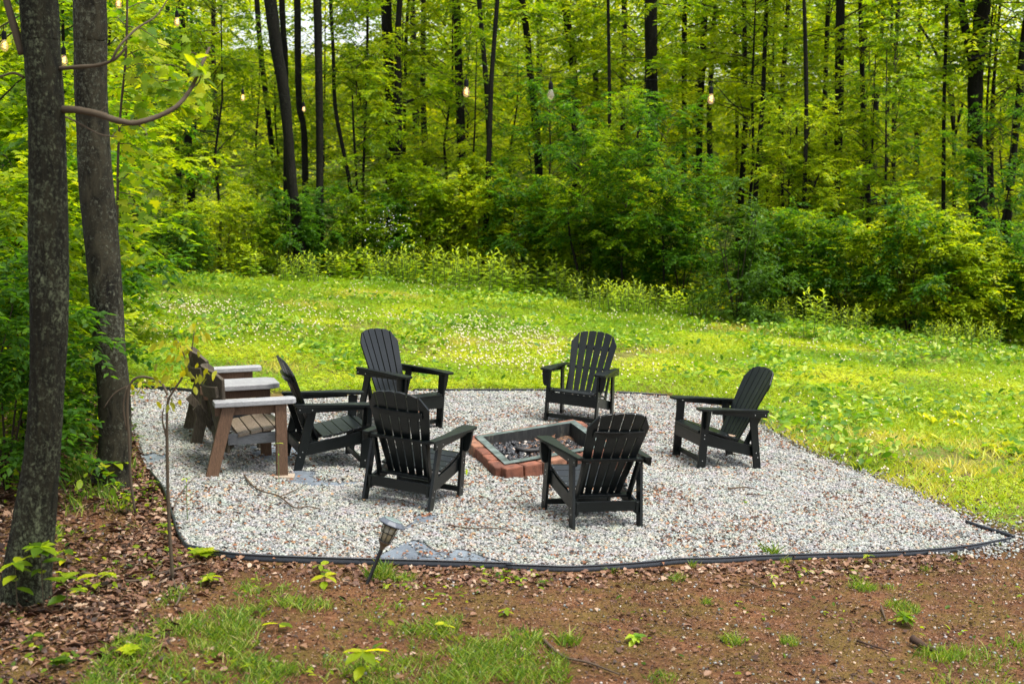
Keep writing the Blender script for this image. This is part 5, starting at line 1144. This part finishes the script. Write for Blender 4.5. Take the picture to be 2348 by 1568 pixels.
# ------------------------------------------------------------------ fallen sticks
STK = [
 ([(560,1100),(575,1120),(600,1138),(640,1150),(675,1175),(705,1172),(735,1178)], .009, 'forked dead stick lying on the gravel in front of the bench', [[(640,1150),(670,1140),(700,1122)]]),
 ([(1030,1215),(1080,1222),(1140,1222),(1200,1232)], .006, 'long thin twig on the gravel between the two near chairs', []),
 ([(1670,1132),(1710,1128),(1735,1132)], .010, 'short brown stick on the gravel right of the near right chair', []),
 ([(1712,1142),(1745,1145),(1760,1147)], .006, 'thin dark twig just below the short brown stick', []),
 ([(2038,1064),(2062,1066),(2090,1072),(2120,1082)], .012, 'brown stick lying in the grass right of the gravel', []),
 ([(190,1320),(250,1330),(310,1335),(355,1320),(400,1312),(460,1296)], .012, 'long pale curved stick on the litter at the left', [[(355,1320),(375,1295),(385,1280)], [(400,1312),(392,1285),(380,1265)]]),
 ([(388,1310),(402,1345),(412,1375),(400,1400)], .011, 'forked bleached stick under the thin sapling', []),
 ([(1690,1345),(1740,1350),(1790,1358),(1840,1366)], .007, 'straight dark twig on the bare earth on the right', []),
 ([(1965,1468),(2000,1480),(2040,1490)], .009, 'curved brown twig left of the dark chunk of bark', []),
 ([(1240,1470),(1290,1515),(1350,1530),(1420,1555)], .010, 'bent grey twig at the right of the front grass patch', []),
 ([(150,1395),(210,1400),(270,1398)], .008, 'thin dark stick on the litter at the bottom left', []),
 ([(885,1335),(905,1320),(915,1310)], .006, 'short twig right of the foot of the solar light', []),
 ([(2090,1475),(2120,1488),(2150,1500)], .028, 'dark chunk of bark lying on the earth at the bottom right', []),
 ([(395,1190),(408,1150),(440,1110),(470,1090)], .004, 'thin leaning twig on the gravel behind the sapling', []),
 ([(2020,1395),(2030,1420)], .009, 'short upright-leaning stub of stick in the earth on the right', []),
]
for pts, r_, lab, forks in STK:
    b = MB(); mk = lambda L: [(G(*p)[0], G(*p)[1], gz(G(*p)[0], G(*p)[1]) + r_ * .8 + (.032 if in_poly(np.array([G(*p)[0]]), np.array([G(*p)[1]]), outline)[0] else .004) + random.uniform(0, r_)) for p in L]
    limb(b, mk(pts), r_ * .95, r_ * .5, 6, 4, .3)
    for f in forks: limb(b, mk(f), r_ * .7, r_ * .3, 5, 4, .3)
    tag(b.build('bark_chunk' if 'chunk' in lab else 'fallen_stick', simple('dead_wood', (.05, .03, .02) if 'dark' in lab else (.085, .06, .04), .9, 0, .2), smooth=True), lab, 'bark' if 'chunk' in lab else 'stick')

# ------------------------------------------------------------------ string lights
m, n, l, bs = mat('lit_filament'); em = n.new('ShaderNodeEmission'); em.inputs[0].default_value = (1, .40, .09, 1); em.inputs[1].default_value = 3.5; l.new(em.outputs[0], n['Material Output'].inputs[0]); FIL = m
m, n, l, bs = mat('bulb_glass'); bs.inputs['Base Color'].default_value = (1, .93, .85, 1); bs.inputs['Roughness'].default_value = .04; tb = n.new('ShaderNodeBsdfTransparent'); tb.inputs[0].default_value = (1, .92, .78, 1); mx = n.new('ShaderNodeMixShader'); mx.inputs[0].default_value = .14; l.new(tb.outputs[0], mx.inputs[1]); l.new(bs.outputs[0], mx.inputs[2]); l.new(mx.outputs[0], n['Material Output'].inputs[0]); GLASS = m
CORD = simple('black_rubber_cord', (.008, .009, .009), .8, 0, .1)
def make_bulb(parent, top, lit=True, s=1., lab=None):
    top = Vector(top)
    def mv(b): b.V = [(v_[0] * s + top.x, v_[1] * s + top.y, v_[2] * s + top.z) for v_ in b.V]; return b
    b = MB(); b.lathe([(.004, .002), (.004, -.03), (.010, -.036), (.016, -.045), (.018, -.085), (.016, -.09)][::-1], 12)
    so = mv(b).build('socket', CORD, parent, smooth=False)
    b = MB(); b.lathe([(.012, -.088), (.018, -.105), (.026, -.128), (.027, -.140), (.022, -.158), (.010, -.168), (.002, -.170)][::-1], 16); mv(b).build('bulb', GLASS, parent, smooth=True)
    if lit:
        b = MB(); b.tube([(.007 * math.cos(t * 2), .007 * math.sin(t * 2), -.108 - .006 * t) for t in np.linspace(0, 6.3, 22)], .0048, 5); mv(b).build('filament', FIL, parent)
def string(cord, bulbs, lab):
    root = empty('string_lights', Matrix.Identity(4), lab, 'string lights', 'strings of bulbs hung among the trees')
    P = smooth_path([AT(*c_) for c_ in cord], 6); b = MB(); b.tube(P, .0016, 6); b.build('cord', CORD, root, smooth=True)
    for px, py, d_, lit in bulbs: make_bulb(root, AT(px, py, d_), lit, .92)
string([(-60,45,8.7),(8,60,8.8),(140,96,9.2),(180,105,11.4),(309,135,12),(418,162,12.5),(556,197,15),(696,228,18),(860,250,22)], [(8,60,8.8,True),(145,97,9.4,True),(418,162,12.5,True),(556,198,15,True),(696,229,18,True)], 'string of small lit bulbs passing behind the two near trunks on the left')
string([(150,-60,10.5),(270,-26,10.8),(405,15,11.5),(520,30,12.5),(700,20,14),(900,-60,16)], [(270,-28,10.8,True),(405,16,11.5,True)], 'string of two lit bulbs high at the top left')
string([(450,120,12.5),(700,160,11),(1069,172,10),(1263,177,10),(1631,187,10),(1860,190,11),(2120,165,11.5),(2450,60,12)], [(1069,172,10,True),(1263,178,10,False),(1631,188,10,True)], 'string with two large lit bulbs and one unlit bulb across the middle')
# a strip of pale road glimpsed at the far left
